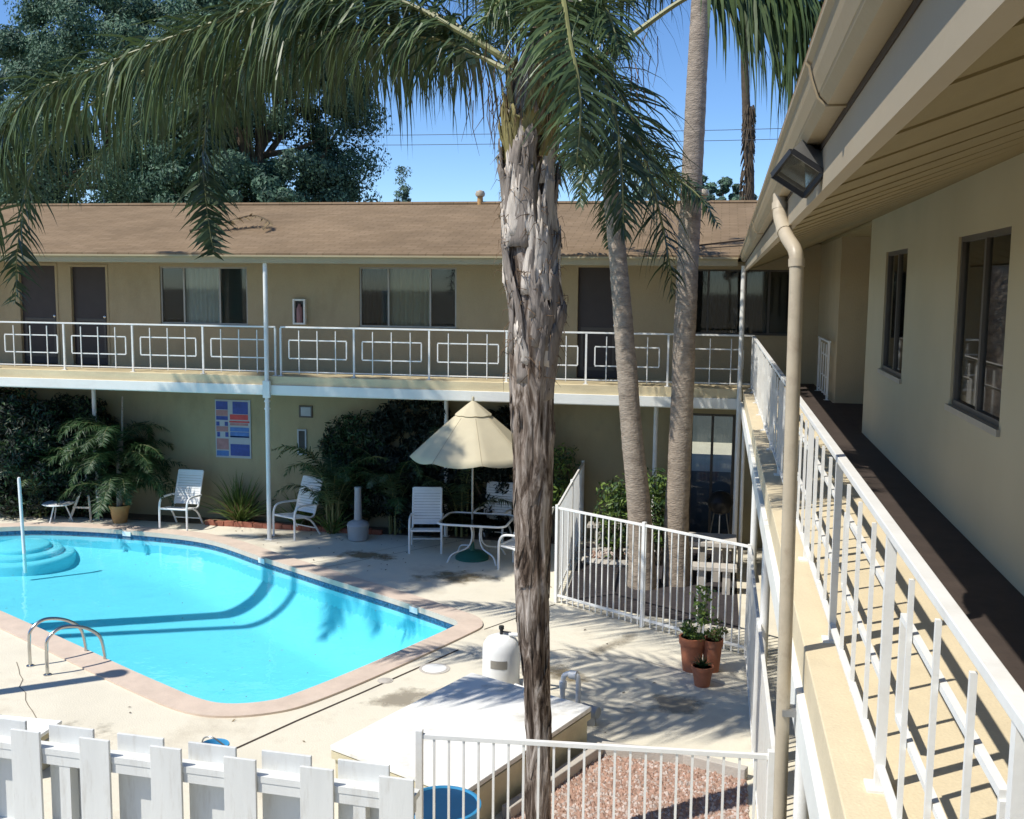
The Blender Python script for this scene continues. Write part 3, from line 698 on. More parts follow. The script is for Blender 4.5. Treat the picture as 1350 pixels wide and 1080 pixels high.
# windows of the near wing
def sash_x(y0,y1,z0,z1,parent,backs):
    mb=MB(); t=.04; a,b=WX+.02,WX+.08
    mb.box(a,b,y0,y1,z0,z0+t); mb.box(a,b,y0,y1,z1-t,z1); mb.box(a,b,y0,y0+t,z0+t,z1-t); mb.box(a,b,y1-t,y1,z0+t,z1-t)
    ym=(y0+y1)/2; mb.box(a+.004,b-.004,ym-.025,ym+.025,z0+t,z1-t)
    f=mb.build('window','frame_dark',parent)
    for (c,d,back) in ((y0,ym,backs[0]),(ym,y1,backs[1])):
        g=MB(); g.box(WX+.045,WX+.050,c+.02,d-.02,z0+t,z1-t); g.build('pane','glass',f)
        g=MB(); nn=24; vs=[]
        for i in range(nn+1):
            yy=c+(d-c)*i/nn; xx=WX+.13+.012*math.sin(i*1.7); vs += [(xx,yy,z0),(xx,yy,z1)]
        g.add(vs,[(2*i,2*i+2,2*i+3,2*i+1) for i in range(nn)]); g.build('curtain',back,f,smooth=True)
    s=MB(); s.box(WX-.025,WX-.001,y0-.04,y1+.04,z0-.045,z0); s.build('sill','frame_alu',f)
for h in holes: sash_x(h[0],h[1],h[2],h[3],near,('blind_dark','room_dark'))

# ------------------------------------------------------------------ balcony railings
def railing(name,label,p0,p1,pitch,z0,nmod=None,first=0.0,gap_at=None):
    p0=Vector((*p0,z0)); p1=Vector((*p1,z0)); d=(p1-p0); Ln=d.length; d.normalize(); s=Vector((-d.y,d.x,0)); up=Vector((0,0,1))
    t=thing(name,label,'railing',p0,0,None)
    H=.93
    def bar(nm,a,b,w,h): mb=MB(); mb.beam(a,b,w,h); return mb.build(nm,'paint_white',t,bevel=.003)
    bar('top_rail',p0+up*(H-.016),p1+up*(H-.016),.044,.030)
    bar('bottom_rail',p0+up*.08,p1+up*.08,.03,.02)
    q=[first+pitch*i for i in range(int((Ln-first)/pitch)+1)]
    for x in q:
        a=p0+d*x
        mb=MB(); mb.obox(a+up*(H-.032)/2,d,s,up,.0165,.0165,(H-.032)/2); po=mb.build('post','paint_white',t)
        mb=MB(); mb.obox(a+up*.005,d,s,up,.045,.045,.005); mb.build('foot_plate','paint_white',po)
    for i,x in enumerate(q+[]):
        if x+pitch>Ln+.3: continue
        for k in (.25,.5,.75):
            a=p0+d*(x+pitch*k); mb=MB(); mb.obox(a+up*(.09+(H-.122))/2,d,s,up,.008,.008,(H-.122)/2); mb.build('baluster','paint_white',t)
        a=p0+d*(x+pitch*.107); b=p0+d*(x+pitch*.893); mb=MB(); w,h=.021,.021; za,zb=.33,.67
        so_=s*.022
        mb.beam(a+so_+up*za,b+so_+up*za,w,h); mb.beam(a+so_+up*zb,b+so_+up*zb,w,h)
        mb.obox(a+so_+up*(za+zb)/2,d,s,up,h/2,w/2,(zb-za)/2-h/2); mb.obox(b+so_+up*(za+zb)/2,d,s,up,h/2,w/2,(zb-za)/2-h/2)
        mb.build('panel_frame','paint_white',t)
    return t
railing('balcony_railing','white railing with rectangle panels along the far upper walkway, left of the tall thin column',(-18.37,18.70),(-8.12,18.70),1.463,FZ,first=.0)
railing('balcony_railing','white railing with rectangle panels on the far upper walkway, right of the thin column',(-8.02,18.70),(.60,18.70),1.4366,FZ,first=.0)
railing('balcony_railing','white railing with rectangle panels along the right-hand walkway close to the camera',(.60,18.64),(.60,-2.3),1.585,FZ,first=.68)
railing('handrail_panel','short white railing panel beside the shaded alcove at the far end of the right walkway',(1.70,18.7),(1.70,17.0),1.55,FZ,first=.05)

# ------------------------------------------------------------------ iron fences
def iron_fence(label,p0,p1,H=1.5,posts=(0,1),pitch=.11,group='white iron fences'):
    p0=Vector((*p0,0)); p1=Vector((*p1,0)); d=p1-p0; Ln=d.length; d.normalize(); s=Vector((-d.y,d.x,0)); up=Vector((0,0,1))
    t=thing('iron_fence',label,'fence',p0,0,group)
    for nm,z in (('top_rail',H-.0175),('bottom_rail',.12)):
        mb=MB(); mb.beam(p0+up*z,p1+up*z,.034,.035); mb.build(nm,'paint_white',t,bevel=.003)
    for k in posts:
        mb=MB(); a=p0+d*Ln*k; mb.obox(a+up*(H+.03)/2,d,s,up,.026,.026,(H+.03)/2); mb.build('post','paint_white',t,bevel=.004)
    mb=MB(); mb.obox((0,0,(H-.035+.02)/2),d,s,up,.0085,.0085,(H-.035-.02)/2); proto=None
    nb=int(Ln/pitch)
    for i in range(1,nb):
        a=p0+d*(Ln*i/nb)-p0
        if proto is None: proto=mb.build('picket','paint_white',t,local=True); proto.location=a
        else: share('picket',proto,t,a)
    return t
iron_fence('white iron fence running across the courtyard behind the terracotta pots',(-2.3,15.70),(.50,13.87),1.5,(0,.49))
iron_fence('white iron fence going back from the courtyard fence to the far wall beside the umbrella',(-2.31,15.82),(-2.44,19.9),1.5,(.5,1))
iron_fence('white iron fence seen edge-on beside the downpipe, under the right walkway edge',(.50,13.80),(.50,7.50),1.5,(0,.5,1))
iron_fence('white iron fence in front of the gravel bed and blue bin, nearest to the camera',(-2.055,7.21),(.47,7.40),1.55,(0,1),.106)

# ------------------------------------------------------------------ wooden shadow-box fence
wf=thing('wooden_fence','white wooden fence of wide boards set alternately front and back, lower left','fence',(-3.5,6.55,0))
d=Vector((1,-.05,0)).normalized(); s=Vector((-d.y,d.x,0)); up=Vector((0,0,1)); rng=random.Random(8)
A0=Vector((-1.89,6.50,0))
for i in range(16):
    x=-(.1225+.5755*i); j=rng.uniform(-.006,.006)
    mb=MB(); c=A0+d*x; h=1.55+j; mb.obox(c+up*h/2,d,s,up,.1225,.011,h/2); mb.build('board','wood_white',wf,bevel=.004)
    c=A0+d*(x-.288)+s*.135; h=1.555+rng.uniform(-.006,.006); mb=MB(); mb.obox(c+up*h/2,d,s,up,.188,.011,h/2); mb.build('board','wood_white',wf,bevel=.004)
for z in (1.40,.75,.25):
    mb=MB(); a=A0+s*.068; b=A0-d*9.3+s*.068; mb.beam(a+up*z,b+up*z,.11,.045); mb.beam(a+up*(z-.06)-s*.035,b+up*(z-.06)-s*.035,.03,.075); mb.build('rail','wood_white',wf)
for x in (-.4,-2.7,-5.0,-7.3): 
    mb=MB(); c=A0+d*x+s*.068; mb.obox(c+up*.655,d,s,up,.045,.045,.655); mb.build('post','wood_white',wf)

# ------------------------------------------------------------------ foliage generators
def clump_points(centres, radii, per, rg, flat=.8):
    P=[];
    for c,r in zip(centres,radii):
        v=rg.normal(size=(per,3)); v/=np.linalg.norm(v,axis=1,keepdims=True)
        rr=r*rg.uniform(.25,1,size=(per,1))**.6
        P.append(np.array(c)+v*rr*np.array([1,1,flat]))
    return np.concatenate(P)
def outward(P,centres,per,cc,rg,jit=.55):
    c=np.repeat(np.array([np.array(x) for x in centres]),per,0); o=P-c; o/=np.linalg.norm(o,axis=1,keepdims=True)+1e-9
    q=P-np.array(cc); q/=np.linalg.norm(q,axis=1,keepdims=True)+1e-9
    o=o*.7+q*.4+rg.normal(size=P.shape)*jit*.6; return o/(np.linalg.norm(o,axis=1,keepdims=True)+1e-9)
def tree(name,label,base,height,crown_c,crown_r,nclump,per,leaf,m,seed,group=None,cat='tree',droop=.2,shape=None):
    rg=np.random.default_rng(seed); base=np.array(base,float)
    t=thing(name,label,cat,tuple(base),0,group)
    cc=np.array(crown_c,float); cr=np.array(crown_r,float)
    cs=[];rs=[]
    while len(cs)<nclump:
        v=rg.uniform(-1,1,3)
        if np.linalg.norm(v)>1: continue
        if shape=='cone' and np.linalg.norm(v[:2])>(.05+.95*(1-v[2])/2): continue
        q=v/np.linalg.norm(v)*np.linalg.norm(v)**.55 if shape!='cone' else v
        cs.append(cc+q*cr); rs.append(rg.uniform(.10,.24)*cr.mean())
    P=clump_points(cs,rs,per,rg)
    D=rg.normal(size=P.shape)+np.array([0,0,-droop]); D/=np.linalg.norm(D,axis=1,keepdims=True)
    Ls=leaf*rg.uniform(.6,1.3,len(P)); Ws=Ls*rg.uniform(.35,.6,len(P))
    leaf_mesh('crown',P,D,Ls,Ws,m,t,seed,out=outward(P,cs,per,cc,rg))
    mb=MB(); top=Vector(cc)+Vector((0,0,cr[2]*.3)); b=Vector(base); tr=max(.05,height*.02)
    pts=[b.lerp(top,k/6)+Vector((rg.uniform(-1,1),rg.uniform(-1,1),0))*tr*(.6 if 0<k<6 else 0) for k in range(7)]
    mb.tube(pts,[tr*(1.25-.17*k) for k in range(7)],9)
    for c in cs[::max(1,nclump//14)]:
        a=pts[3].lerp(pts[5],rg.uniform(0,1)); c=Vector(c); mid=a.lerp(c,.5)+Vector((0,0,-.1*cr[2]*.3))
        mb.tube([a,mid,c],[tr*.4,tr*.25,tr*.08],6)
    mb.build('trunk','bark_tree',t,smooth=True)
    return t

def add_frond(lv, rv, path, llen, rg, n=95, wid=.032, hang=.8, spread=.75, plume=.5, segs=4, r0=.028, start=.1, end_len=.5, sweep=.45, hang_end=None):
    """leaflets go to lv (MB), the rachis to rv (MB)"""
    pts=catmull(path,10); k=len(pts)
    cum=[0]
    for a,b in zip(pts[:-1],pts[1:]): cum.append(cum[-1]+(b-a).length)
    Ln=cum[-1]
    rv.tube(pts,[r0*(1-.85*c/Ln) for c in cum],6)
    down=Vector((0,0,-1))
    def sample(t):
        x=t*Ln
        for i in range(k-1):
            if cum[i+1]>=x:
                f=(x-cum[i])/max(1e-6,cum[i+1]-cum[i]); return pts[i].lerp(pts[i+1],f),(pts[i+1]-pts[i]).normalized()
        return pts[-1],(pts[-1]-pts[-2]).normalized()
    side0=None
    for i in range(n):
        t=start+(1-start)*(i+rg.random()*.8)/n
        p,T=sample(min(t,1))
        S=T.cross(Vector((0,0,1)))
        if S.length<.25: S = side0 if side0 else Vector((1,0,0))
        S=(S-T*S.dot(T)).normalized(); side0=S
        U=S.cross(T)
        prof=math.sin(math.pi*min(1,.12+.88*((t-start)/(1-start))**.75))
        l=llen*(end_len*.35+(1-end_len*.35)*prof)*(1 if hang_end is None else 1-.15*t**3)*rg.uniform(.62,1.15)
        for sg in (-1,1):
            a=rg.uniform(-plume,plume)
            dr=(S*sg*math.cos(a)*spread+U*math.sin(a)+T*sweep*rg.uniform(.6,1.4)).normalized()
            hg=(hang if hang_end is None else hang+(hang_end-hang)*t**3)*rg.uniform(.55,1.4); q=p+U*.0; w0=wid*rg.uniform(.75,1.25)
            tw=Vector((rg.uniform(-1,1),rg.uniform(-1,1),rg.uniform(-1,1)))
            wv=dr.cross(U+tw*.35)
            if wv.length<.1: wv=dr.cross(tw)
            wv.normalize(); vs=[]
            for j in range(segs+1):
                f=j/segs; ww=w0*(.55+.45*math.sin(math.pi*min(1,f*1.2+.15)))*(1-f**3)*.5
                wj=(wv-dr*wv.dot(dr)); wj=wj.normalized() if wj.length>1e-3 else wv
                vs += [q-wj*ww, q+wj*ww]
                dr=(dr+down*hg*(.35+f)*.55).normalized()
                q=q+dr*(l/segs)
            lv.add(vs,[(2*j,2*j+1,2*j+3,2*j+2) for j in range(segs)])
def frond(parent, path, llen, seed, m='leaf_palm', **kw):
    rg=random.Random(seed); lv=MB(); rv=MB(); add_frond(lv,rv,path,llen,rg,**kw)
    f=lv.build('frond',m,parent); rv.build('frond_stem','rachis',f,smooth=True); return f
def arc(base, az, e0, e1, Ln, k=6, power=1.2):
    p=Vector(base); out=[p.copy()]
    for i in range(k):
        t=(i+.5)/k; e=e0+(e1-e0)*t**power
        p=p+Vector((math.cos(az)*math.cos(e),math.sin(az)*math.cos(e),math.sin(e)))*Ln/k; out.append(p.copy())
    return out

# ------------------------------------------------------------------ the near palm
PY=8.5
prof=[(1150,711,18),(1100,710,16.5),(1030,709,15.5),(975,711,15.2),(950,710,15.6),(880,706,17.3),(820,703,20),(760,702,22.5),(700,702,24),(620,703,26.5),(570,703,27.5),(520,702,29.5),(450,704,34),(410,707,37),(360,701,38),(320,700,38),(270,698,36),(220,697,34),(170,700,34),(120,708,36),(80,722,40),(40,733,36),(0,738,22)]
axis=[]; 
for (y,x,hw) in prof:
    a=at(x,y,PY); dep=(a-Vector((0,0,CAMZ))).dot(CF); axis.append((a,hw*dep/FPX))
axis[0]=(Vector((axis[0][0].x,PY,-.05)),axis[0][1]*1.1)
pm=thing('palm_tree','thick shaggy palm with peeling bark and long hanging fronds, in the foreground centre','palm',(axis[0][0].x,PY,0))
cen=catmull([a for a,_ in axis],14); rad=[]
for i in range(len(axis)-1):
    for k in range(14): rad.append(axis[i][1]+(axis[i+1][1]-axis[i][1])*k/14)
rad.append(axis[-1][1])
mb=MB(); NS=72; vs=[]
for i,(c,r) in enumerate(zip(cen,rad)):
    z=c.z; boot=min(1,max(0,(z-4.2)/1.0))
    for j in range(NS):
        a=2*math.pi*j/NS
        tw=a*1.0+z*1.5
        g=.5+.5*math.sin(3*tw+2.2*mnoise.noise((math.cos(a)*1.2,math.sin(a)*1.2,z*1.3)))
        g2=mnoise.noise((math.cos(a)*3.0,math.sin(a)*3.0,z*2.2))+.5*mnoise.noise((math.cos(a)*7,math.sin(a)*7,z*5))
        rr=r*(1-.06-.10*boot)+ .016*(g**3)+.018*g2*(1+boot*.7)
        vs.append((c.x+rr*math.cos(a),c.y+rr*math.sin(a),c.z))
L_=len(cen); fs=[(i*NS+j,i*NS+(j+1)%NS,(i+1)*NS+(j+1)%NS,(i+1)*NS+j) for i in range(L_-1) for j in range(NS)]
mb.add(vs,fs); mb.build('trunk','bark_palm',pm,smooth=True)
def axis_at(z):
    for i in range(L_-1):
        if cen[i].z<=z<=cen[i+1].z:
            f=(z-cen[i].z)/(cen[i+1].z-cen[i].z+1e-9); return cen[i].lerp(cen[i+1],f), rad[i]+(rad[i+1]-rad[i])*f
    return (cen[0],rad[0]) if z<cen[0].z else (cen[-1],rad[-1])
rng=random.Random(21)
def boot(mb,z,a,ln,wd,flare,curl,twist=0):
    """an old leaf base: a curved shield that hugs the trunk and peels off towards its tip"""
    K=7; A=5; vs=[]
    for i in range(K+1):
        f=i/K; zz=z+ln*f; c,r=axis_at(zz); out=r*(.95)+.012+flare*f**1.8; w=wd*(1-.50*f**.9)
        jag=0 if i<K else 1
        for j in range(A+1):
            u=(j/A-.5); aa=a+twist*f+u*w/max(.09,r)
            lift=out - .35*w*abs(u)*curl + rng.uniform(-.004,.004)
            vs.append((c.x+math.cos(aa)*lift, c.y+math.sin(aa)*lift, zz+(rng.uniform(-.09,.09) if jag else rng.uniform(-.008,.008))))
    mb.add(vs,[(i*(A+1)+j,i*(A+1)+j+1,(i+1)*(A+1)+j+1,(i+1)*(A+1)+j) for i in range(K) for j in range(A)])
for name,m,cnt,zr in (('old_leaf_bases','boot_pale',64,(3.9,5.95)),('dead_leaf_sheaths','boot_brown',56,(3.5,6.15)),('green_leaf_bases','boot_olive',26,(5.35,6.25))):
    mb=MB()
    for i in range(cnt):
        z=zr[0]+(zr[1]-zr[0])*rng.random()**.8; a=i*2.399+rng.uniform(-.3,.3)
        boot(mb,z,a,rng.uniform(.22,.62),rng.uniform(.09,.22),rng.uniform(.0,.025) if m=='boot_pale' else rng.uniform(.0,.03)+max(0,z-4.9)*.05,rng.uniform(.2,.8),rng.uniform(-.3,.5))
    o=mb.build(name,m,pm,smooth=True); sd=o.modifiers.new('thick','SOLIDIFY'); sd.thickness=.008
mb=MB()
for i in range(40):   # a few long flat scars low on the trunk
    z=rng.uniform(.6,3.6); a=rng.random()*6.28; boot(mb,z,a,rng.uniform(.3,.7),rng.uniform(.05,.10),rng.uniform(0,.012),.2,rng.uniform(.5,1.3))
mb.build('bark_strips','bark_palm',pm,smooth=True)
mb=MB()
for i in range(230):  # frayed fibres
    z=rng.uniform(4.1,6.5); a=rng.random()*6.28; c,r=axis_at(z); p=Vector((c.x+math.cos(a)*r,c.y+math.sin(a)*r,z))
    o=Vector((math.cos(a),math.sin(a),0)); t=Vector((-math.sin(a),math.cos(a),0))
    l=rng.uniform(.05,.16); q=p+o*l*rng.uniform(.1,.5)+t*rng.uniform(-.08,.08)+Vector((0,0,rng.uniform(-.5,.4)))*l; e=q+o*rng.uniform(-.03,.06)+Vector((0,0,-l*rng.uniform(.4,1)))+t*rng.uniform(-.06,.06)
    mb.tube([p,q,e],[.004,.003,.001],3,caps=False)
mb.build('trunk_fibres','fibre',pm)['kind']='stuff'; mb=MB()
for i in range(170):  # threads under the crown
    z=rng.uniform(6.2,6.75); a=rng.random()*6.28; p=Vector((-1.27+math.cos(a)*rng.uniform(.2,.75),PY+math.sin(a)*rng.uniform(.2,.6),z))
    l=rng.uniform(.15,.55); mb.tube([p,p+Vector((rng.uniform(-.04,.04),rng.uniform(-.04,.04),-l*.5)),p+Vector((rng.uniform(-.09,.09),rng.uniform(-.05,.05),-l))],[.005,.004,.001],3,caps=False)
fb=mb.build('hanging_threads','fibre',pm); fb['kind']='stuff'
F=lambda L: [at(x,y,Y) for x,y,Y in L]
near_fronds=[
 ([(705,100,8.5),(600,38,8.7),(520,-2,8.9),(440,-18,9.0),(370,0,8.9),(233,47,8.7),(120,92,8.5),(35,130,8.4),(-10,210,8.3),(-25,300,8.3)],1.35,dict(n=300,hang=1.8,plume=.8,end_len=.9,start=.14)),
 ([(700,110,8.5),(600,58,8.8),(530,44,9.0),(450,40,9.3),(360,60,9.5),(290,110,9.6),(268,190,9.6),(272,270,9.5),(282,335,9.45)],1.0,dict(n=220,hang=1.4,plume=.8,end_len=.7,hang_end=.05,spread=.95)),
 ([(700,100,8.6),(560,15,9.2),(420,5,9.8),(260,60,10.2),(130,130,10.4),(50,210,10.4),(25,310,10.4),(20,400,10.4)],1.15,dict(n=230,hang=1.4,plume=.8,end_len=.7,hang_end=.2)),
 ([(700,100,8.6),(600,45,9.8),(490,35,11.0),(380,65,11.8),(270,115,12.2),(170,170,12.4),(90,250,12.4)],1.30,dict(n=240,hang=1.7,plume=.8,end_len=.8)),
 ([(735,60,8.3),(736,15,7.95),(742,-2,7.75),(752,55,7.55),(763,110,7.45),(765,160,7.4),(760,215,7.4)],.80,dict(n=100,hang=.62,plume=.5,spread=.9,wid=.022)),
 ([(760,90,8.5),(812,62,8.5),(897,2,8.5),(970,-30,8.4),(1040,-25,8.3),(1100,30,8.2),(1130,120,8.15)],1.35,dict(n=230,hang=1.9,plume=.8,start=.40,end_len=.95)),
 ([(760,95,8.6),(795,90,8.9),(832,150,9.1),(858,235,9.2),(878,320,9.2),(888,390,9.2)],.78,dict(n=110,hang=.95,plume=.8,wid=.022)),
 ([(755,85,8.4),(790,90,8.1),(812,160,7.95),(820,240,7.9),(822,310,7.9)],.68,dict(n=95,hang=.95,plume=.8,wid=.021)),
 ([(735,60,8.6),(690,-30,9.0),(620,-70,9.4),(520,-70,9.8)],1.15,dict(n=150,hang=1.5,plume=.8)),
 ([(735,60,8.7),(780,-30,9.2),(850,-55,9.7),(930,-40,10.1)],1.05,dict(n=130,hang=1.5,plume=.8)),
 ([(720,65,8.45),(700,10,8.3),(672,-2,8.2),(648,12,8.1),(630,50,8.05)],.55,dict(n=95,hang=.8,plume=.7,wid=.022)),
 ([(745,60,8.35),(775,10,8.0),(800,15,7.8),(818,70,7.65)],.66,dict(n=80,hang=.9,plume=.8,wid=.022)),
 ([(725,60,8.8),(715,-40,9.4),(690,-70,10.2),(670,-20,11.0),(665,60,11.5)],.8,dict(n=80,hang=.8,plume=.7)),
 ([(740,50,8.6),(755,-60,8.8),(800,-140,9.2),(880,-180,9.8)],.8,dict(n=70,hang=.5,plume=.7)),
 ([(735,50,8.6),(715,-70,9.0),(660,-150,9.6),(560,-190,10.2)],.8,dict(n=70,hang=.5,plume=.7)),
]
for i,(P,ll,kw) in enumerate(near_fronds):
    frond(pm,F(P),ll,100+i,'leaf_palm' if i in (0,4,5,10,11,14,15,13) else 'leaf_palm_dark',**kw)

# ------------------------------------------------------------------ ringed palms by the far walkway and others
def ringed_trunk(parent, pts, r0, r1, m='bark_ring', bulge=1.25, ring=.16):
    P=catmull(pts,24); k=len(P); mb=MB(); NSs=28; vs=[]
    ln=sum((b-a).length for a,b in zip(P[:-1],P[1:])); acc=0
    for i,p in enumerate(P):
        if i: acc+=(p-P[i-1]).length
        f=acc/ln; r=r0+(r1-r0)*f; r*=1+(bulge-1)*math.exp(-acc/.5)
        for j in range(NSs):
            a=2*math.pi*j/NSs
            rr=r*(1+.05*mnoise.noise((math.cos(a)*1.5,math.sin(a)*1.5,acc*2.5)))+.006*abs(math.sin(acc/ring*math.pi+.4*math.sin(a)))**4
            vs.append((p.x+rr*math.cos(a),p.y+rr*math.sin(a),p.z))
    mb.add(vs,[(i*NSs+j,i*NSs+(j+1)%NSs,(i+1)*NSs+(j+1)%NSs,(i+1)*NSs+j) for i in range(k-1) for j in range(NSs)])
    return mb.build('trunk',m,parent,smooth=True)
def crown(parent, c, nf, Ln, ll, seed, e0=(20,75), e1=(-85,-50), m='leaf_palm_dark', n=60, azs=None, **kw):
    rg=random.Random(seed)
    for i in range(nf):
        az=(azs[i] if azs else i*2.399+rg.uniform(-.25,.25)); a=R(rg.uniform(*e0)); b=R(rg.uniform(*e1))
        frond(parent, arc(c,az,a,b,Ln*rg.uniform(.8,1.1)), ll, seed*50+i, m, n=n, **kw)
P2Y=16.9
p2=thing('palm_tree','leaning ringed palm trunk in front of the far walkway, left of the straight one','palm',tuple(at(846,755,P2Y).xy)+(0,))
ringed_trunk(p2,[Vector((at(848,760,P2Y).x,P2Y,-.05)),at(843,680,P2Y),at(832,560,P2Y),at(822,430,P2Y),at(812,310,P2Y),at(802,225,P2Y)],.20,.125)
c=at(801,220,P2Y); crown(p2,c,13,2.5,.62,7,(0,70),(-95,-60),n=60,wid=.035,hang=.9,plume=.6,segs=3)
P3Y=17.2
p3=thing('palm_tree','tall straight ringed palm trunk in front of the far walkway, beside the right corner','palm',tuple(at(893,755,P3Y).xy)+(0,))
ringed_trunk(p3,[Vector((at(892,765,P3Y).x,P3Y,-.05)),at(892,680,P3Y),at(898,560,P3Y),at(903,430,P3Y),at(911,260,P3Y),at(921,60,P3Y),at(927,-60,P3Y),at(930,-170,P3Y)],.195,.14)
c=at(931,-175,P3Y); crown(p3,c,12,2.6,.7,9,(15,75),(-70,-30),n=55,wid=.035,hang=.8,plume=.6,segs=3)
p4=thing('palm_tree','thin distant palm with dead leaf skirt, beyond the roof beside the gutter','palm',(1.0,44,0))
tp=[Vector((1.1,44,-.05)),at(988,265,44),at(986,200,44),at(984,150,44),at(981,60,44),at(980,-20,44)]
ringed_trunk(p4,tp,.24,.13,'bark_tree',1.1,.3)
mb=MB(); rng=random.Random(4)
for i in range(260):
    z=rng.uniform(8.2,12.0); t=(z-8)/5; a=rng.random()*6.28; r=.17; x=at(986,200,44).x; p=Vector((x+math.cos(a)*r,44+math.sin(a)*r,z)); q=p+Vector((math.cos(a)*.11,math.sin(a)*.11,-.36)); mb.tube([p,q],[.04,.012],4)
mb.build('dead_skirt','bark_tree',p4)
crown(p4,at(980,-20,44),11,3.0,.9,13,(10,70),(-70,-20),n=36,wid=.06,hang=.6,segs=2)
# palms left of the picture: one read from its shadow, one added for shade
p5=thing('palm_tree','tall palm standing left of the pool outside the picture','palm',(-12.8,13.15,0))
ringed_trunk(p5,[Vector((-12.8,13.15,-.05)),Vector((-12.8,13.15,6)),Vector((-12.7,13.2,12.3))],.2,.15)
crown(p5,Vector((-12.7,13.2,12.3)),20,3.3,.9,15,(5,70),(-80,-40),n=80,wid=.05,hang=.8,segs=3)

p6=thing('palm_tree','slimmer leaning palm added unseen left of the pool to shade the table','palm',(-14.3,11.6,0))  # unseen palm added for shade on the table set
ringed_trunk(p6,[Vector((-14.3,11.6,-.05)),Vector((-13.6,11.9,6)),Vector((-12.3,12.4,12.6))],.12,.07)
crown(p6,Vector((-12.3,12.4,12.6)),18,2.6,.9,17,(5,70),(-80,-40),n=80,wid=.05,hang=.8,segs=3)

# ------------------------------------------------------------------ trees beyond the roof
tree('tree','tall grey-green tree rising behind the far roof at the left edge',(-20.5,34,0),16,(-20.6,34,10.2),(4.9,3.5,5.0),190,760,.135,['leaf_blue','leaf_blue','leaf_blue','leaf_deep'],31)
tree('tree','dark dense tree behind the far roof, beside the patch of open sky',(-14.2,32,0),15,(-14.4,32,9.6),(3.6,3.0,5.3),190,760,.13,['leaf_deep','leaf_deep','leaf_blue'],32)
tree('tree','rounded low tree showing just above the roof ridge below the dark dense one',(-15.6,30.5,0),10,(-14.2,30.5,7.0),(3.4,2.0,1.6),80,400,.15,['leaf_blue','leaf_deep'],33)
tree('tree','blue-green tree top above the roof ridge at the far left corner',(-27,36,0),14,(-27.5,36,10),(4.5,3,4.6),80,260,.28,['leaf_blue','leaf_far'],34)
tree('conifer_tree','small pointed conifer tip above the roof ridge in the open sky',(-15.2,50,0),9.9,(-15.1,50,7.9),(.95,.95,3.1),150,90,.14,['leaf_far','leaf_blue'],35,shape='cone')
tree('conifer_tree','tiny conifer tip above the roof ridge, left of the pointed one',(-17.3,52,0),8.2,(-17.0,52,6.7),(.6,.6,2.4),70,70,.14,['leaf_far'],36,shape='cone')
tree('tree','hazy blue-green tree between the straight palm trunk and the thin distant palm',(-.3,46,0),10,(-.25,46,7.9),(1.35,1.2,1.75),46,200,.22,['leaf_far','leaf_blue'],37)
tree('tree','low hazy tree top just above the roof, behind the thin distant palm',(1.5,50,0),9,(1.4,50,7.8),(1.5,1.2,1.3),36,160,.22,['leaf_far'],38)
tree('tree','dark bushy tree top peeping over the roof behind the leaning palm crown',(-3.2,36,0),9,(-2.6,36,7.0),(1.3,1.2,1.0),30,180,.2,['leaf_deep','leaf_blue'],39)

# wires
for lab,z in (('upper of the two thin power lines crossing the sky',10.5),('lower of the two thin power lines crossing the sky',10.13)):
    mb=MB(); pts=[Vector((x,40,z+.0006*(x+5)**2-.02)) for x in range(-60,61,6)]; mb.tube(pts,.011,5); tag(mb.build('power_line','wire'),lab,'wire')
# roof vents
for x,lab in ((-5.32,'short brown roof vent pipe with cap, left of the shaggy palm trunk'),(-.39,'short brown roof vent pipe with cap, right of the straight palm trunk')):
    t=thing('roof_vent',lab,'vent',(x,23.6,6.62)); mb=MB(); mb.lathe([(.07,-.05),(.065,.15)],(x,23.6,6.64),12); mb.build('pipe','pot_tan',t,smooth=True)
    mb=MB(); mb.lathe([(.05,.15),(.10,.17),(.115,.22),(.09,.28),(.0,.31)],(x,23.6,6.64),12); mb.build('cap','pipe_tan',t,smooth=True)
# dead frond lying on the roof
ff=thing('fallen_frond','dry palm frond lying on the brown roof','frond',(-9.7,20.6,5.95))
rz=lambda x,y: EZ+sl_*(y-EY)+.03
lv=MB(); rv=MB(); rg=random.Random(6)
add_frond(lv,rv,[Vector((-10.6,20.2,rz(0,20.2)+.02)),Vector((-10.0,20.5,rz(0,20.5)+.12)),Vector((-9.5,20.8,rz(0,20.8)+.22)),Vector((-9.05,20.6,rz(0,20.6)+.12)),Vector((-9.0,20.2,rz(0,20.2)+.05))],.32,rg,n=60,hang=.25,plume=.3,wid=.03,r0=.03)
lv.build('leaflets',['leaf_dry'],ff); rv.build('stem','bark_tree',ff)

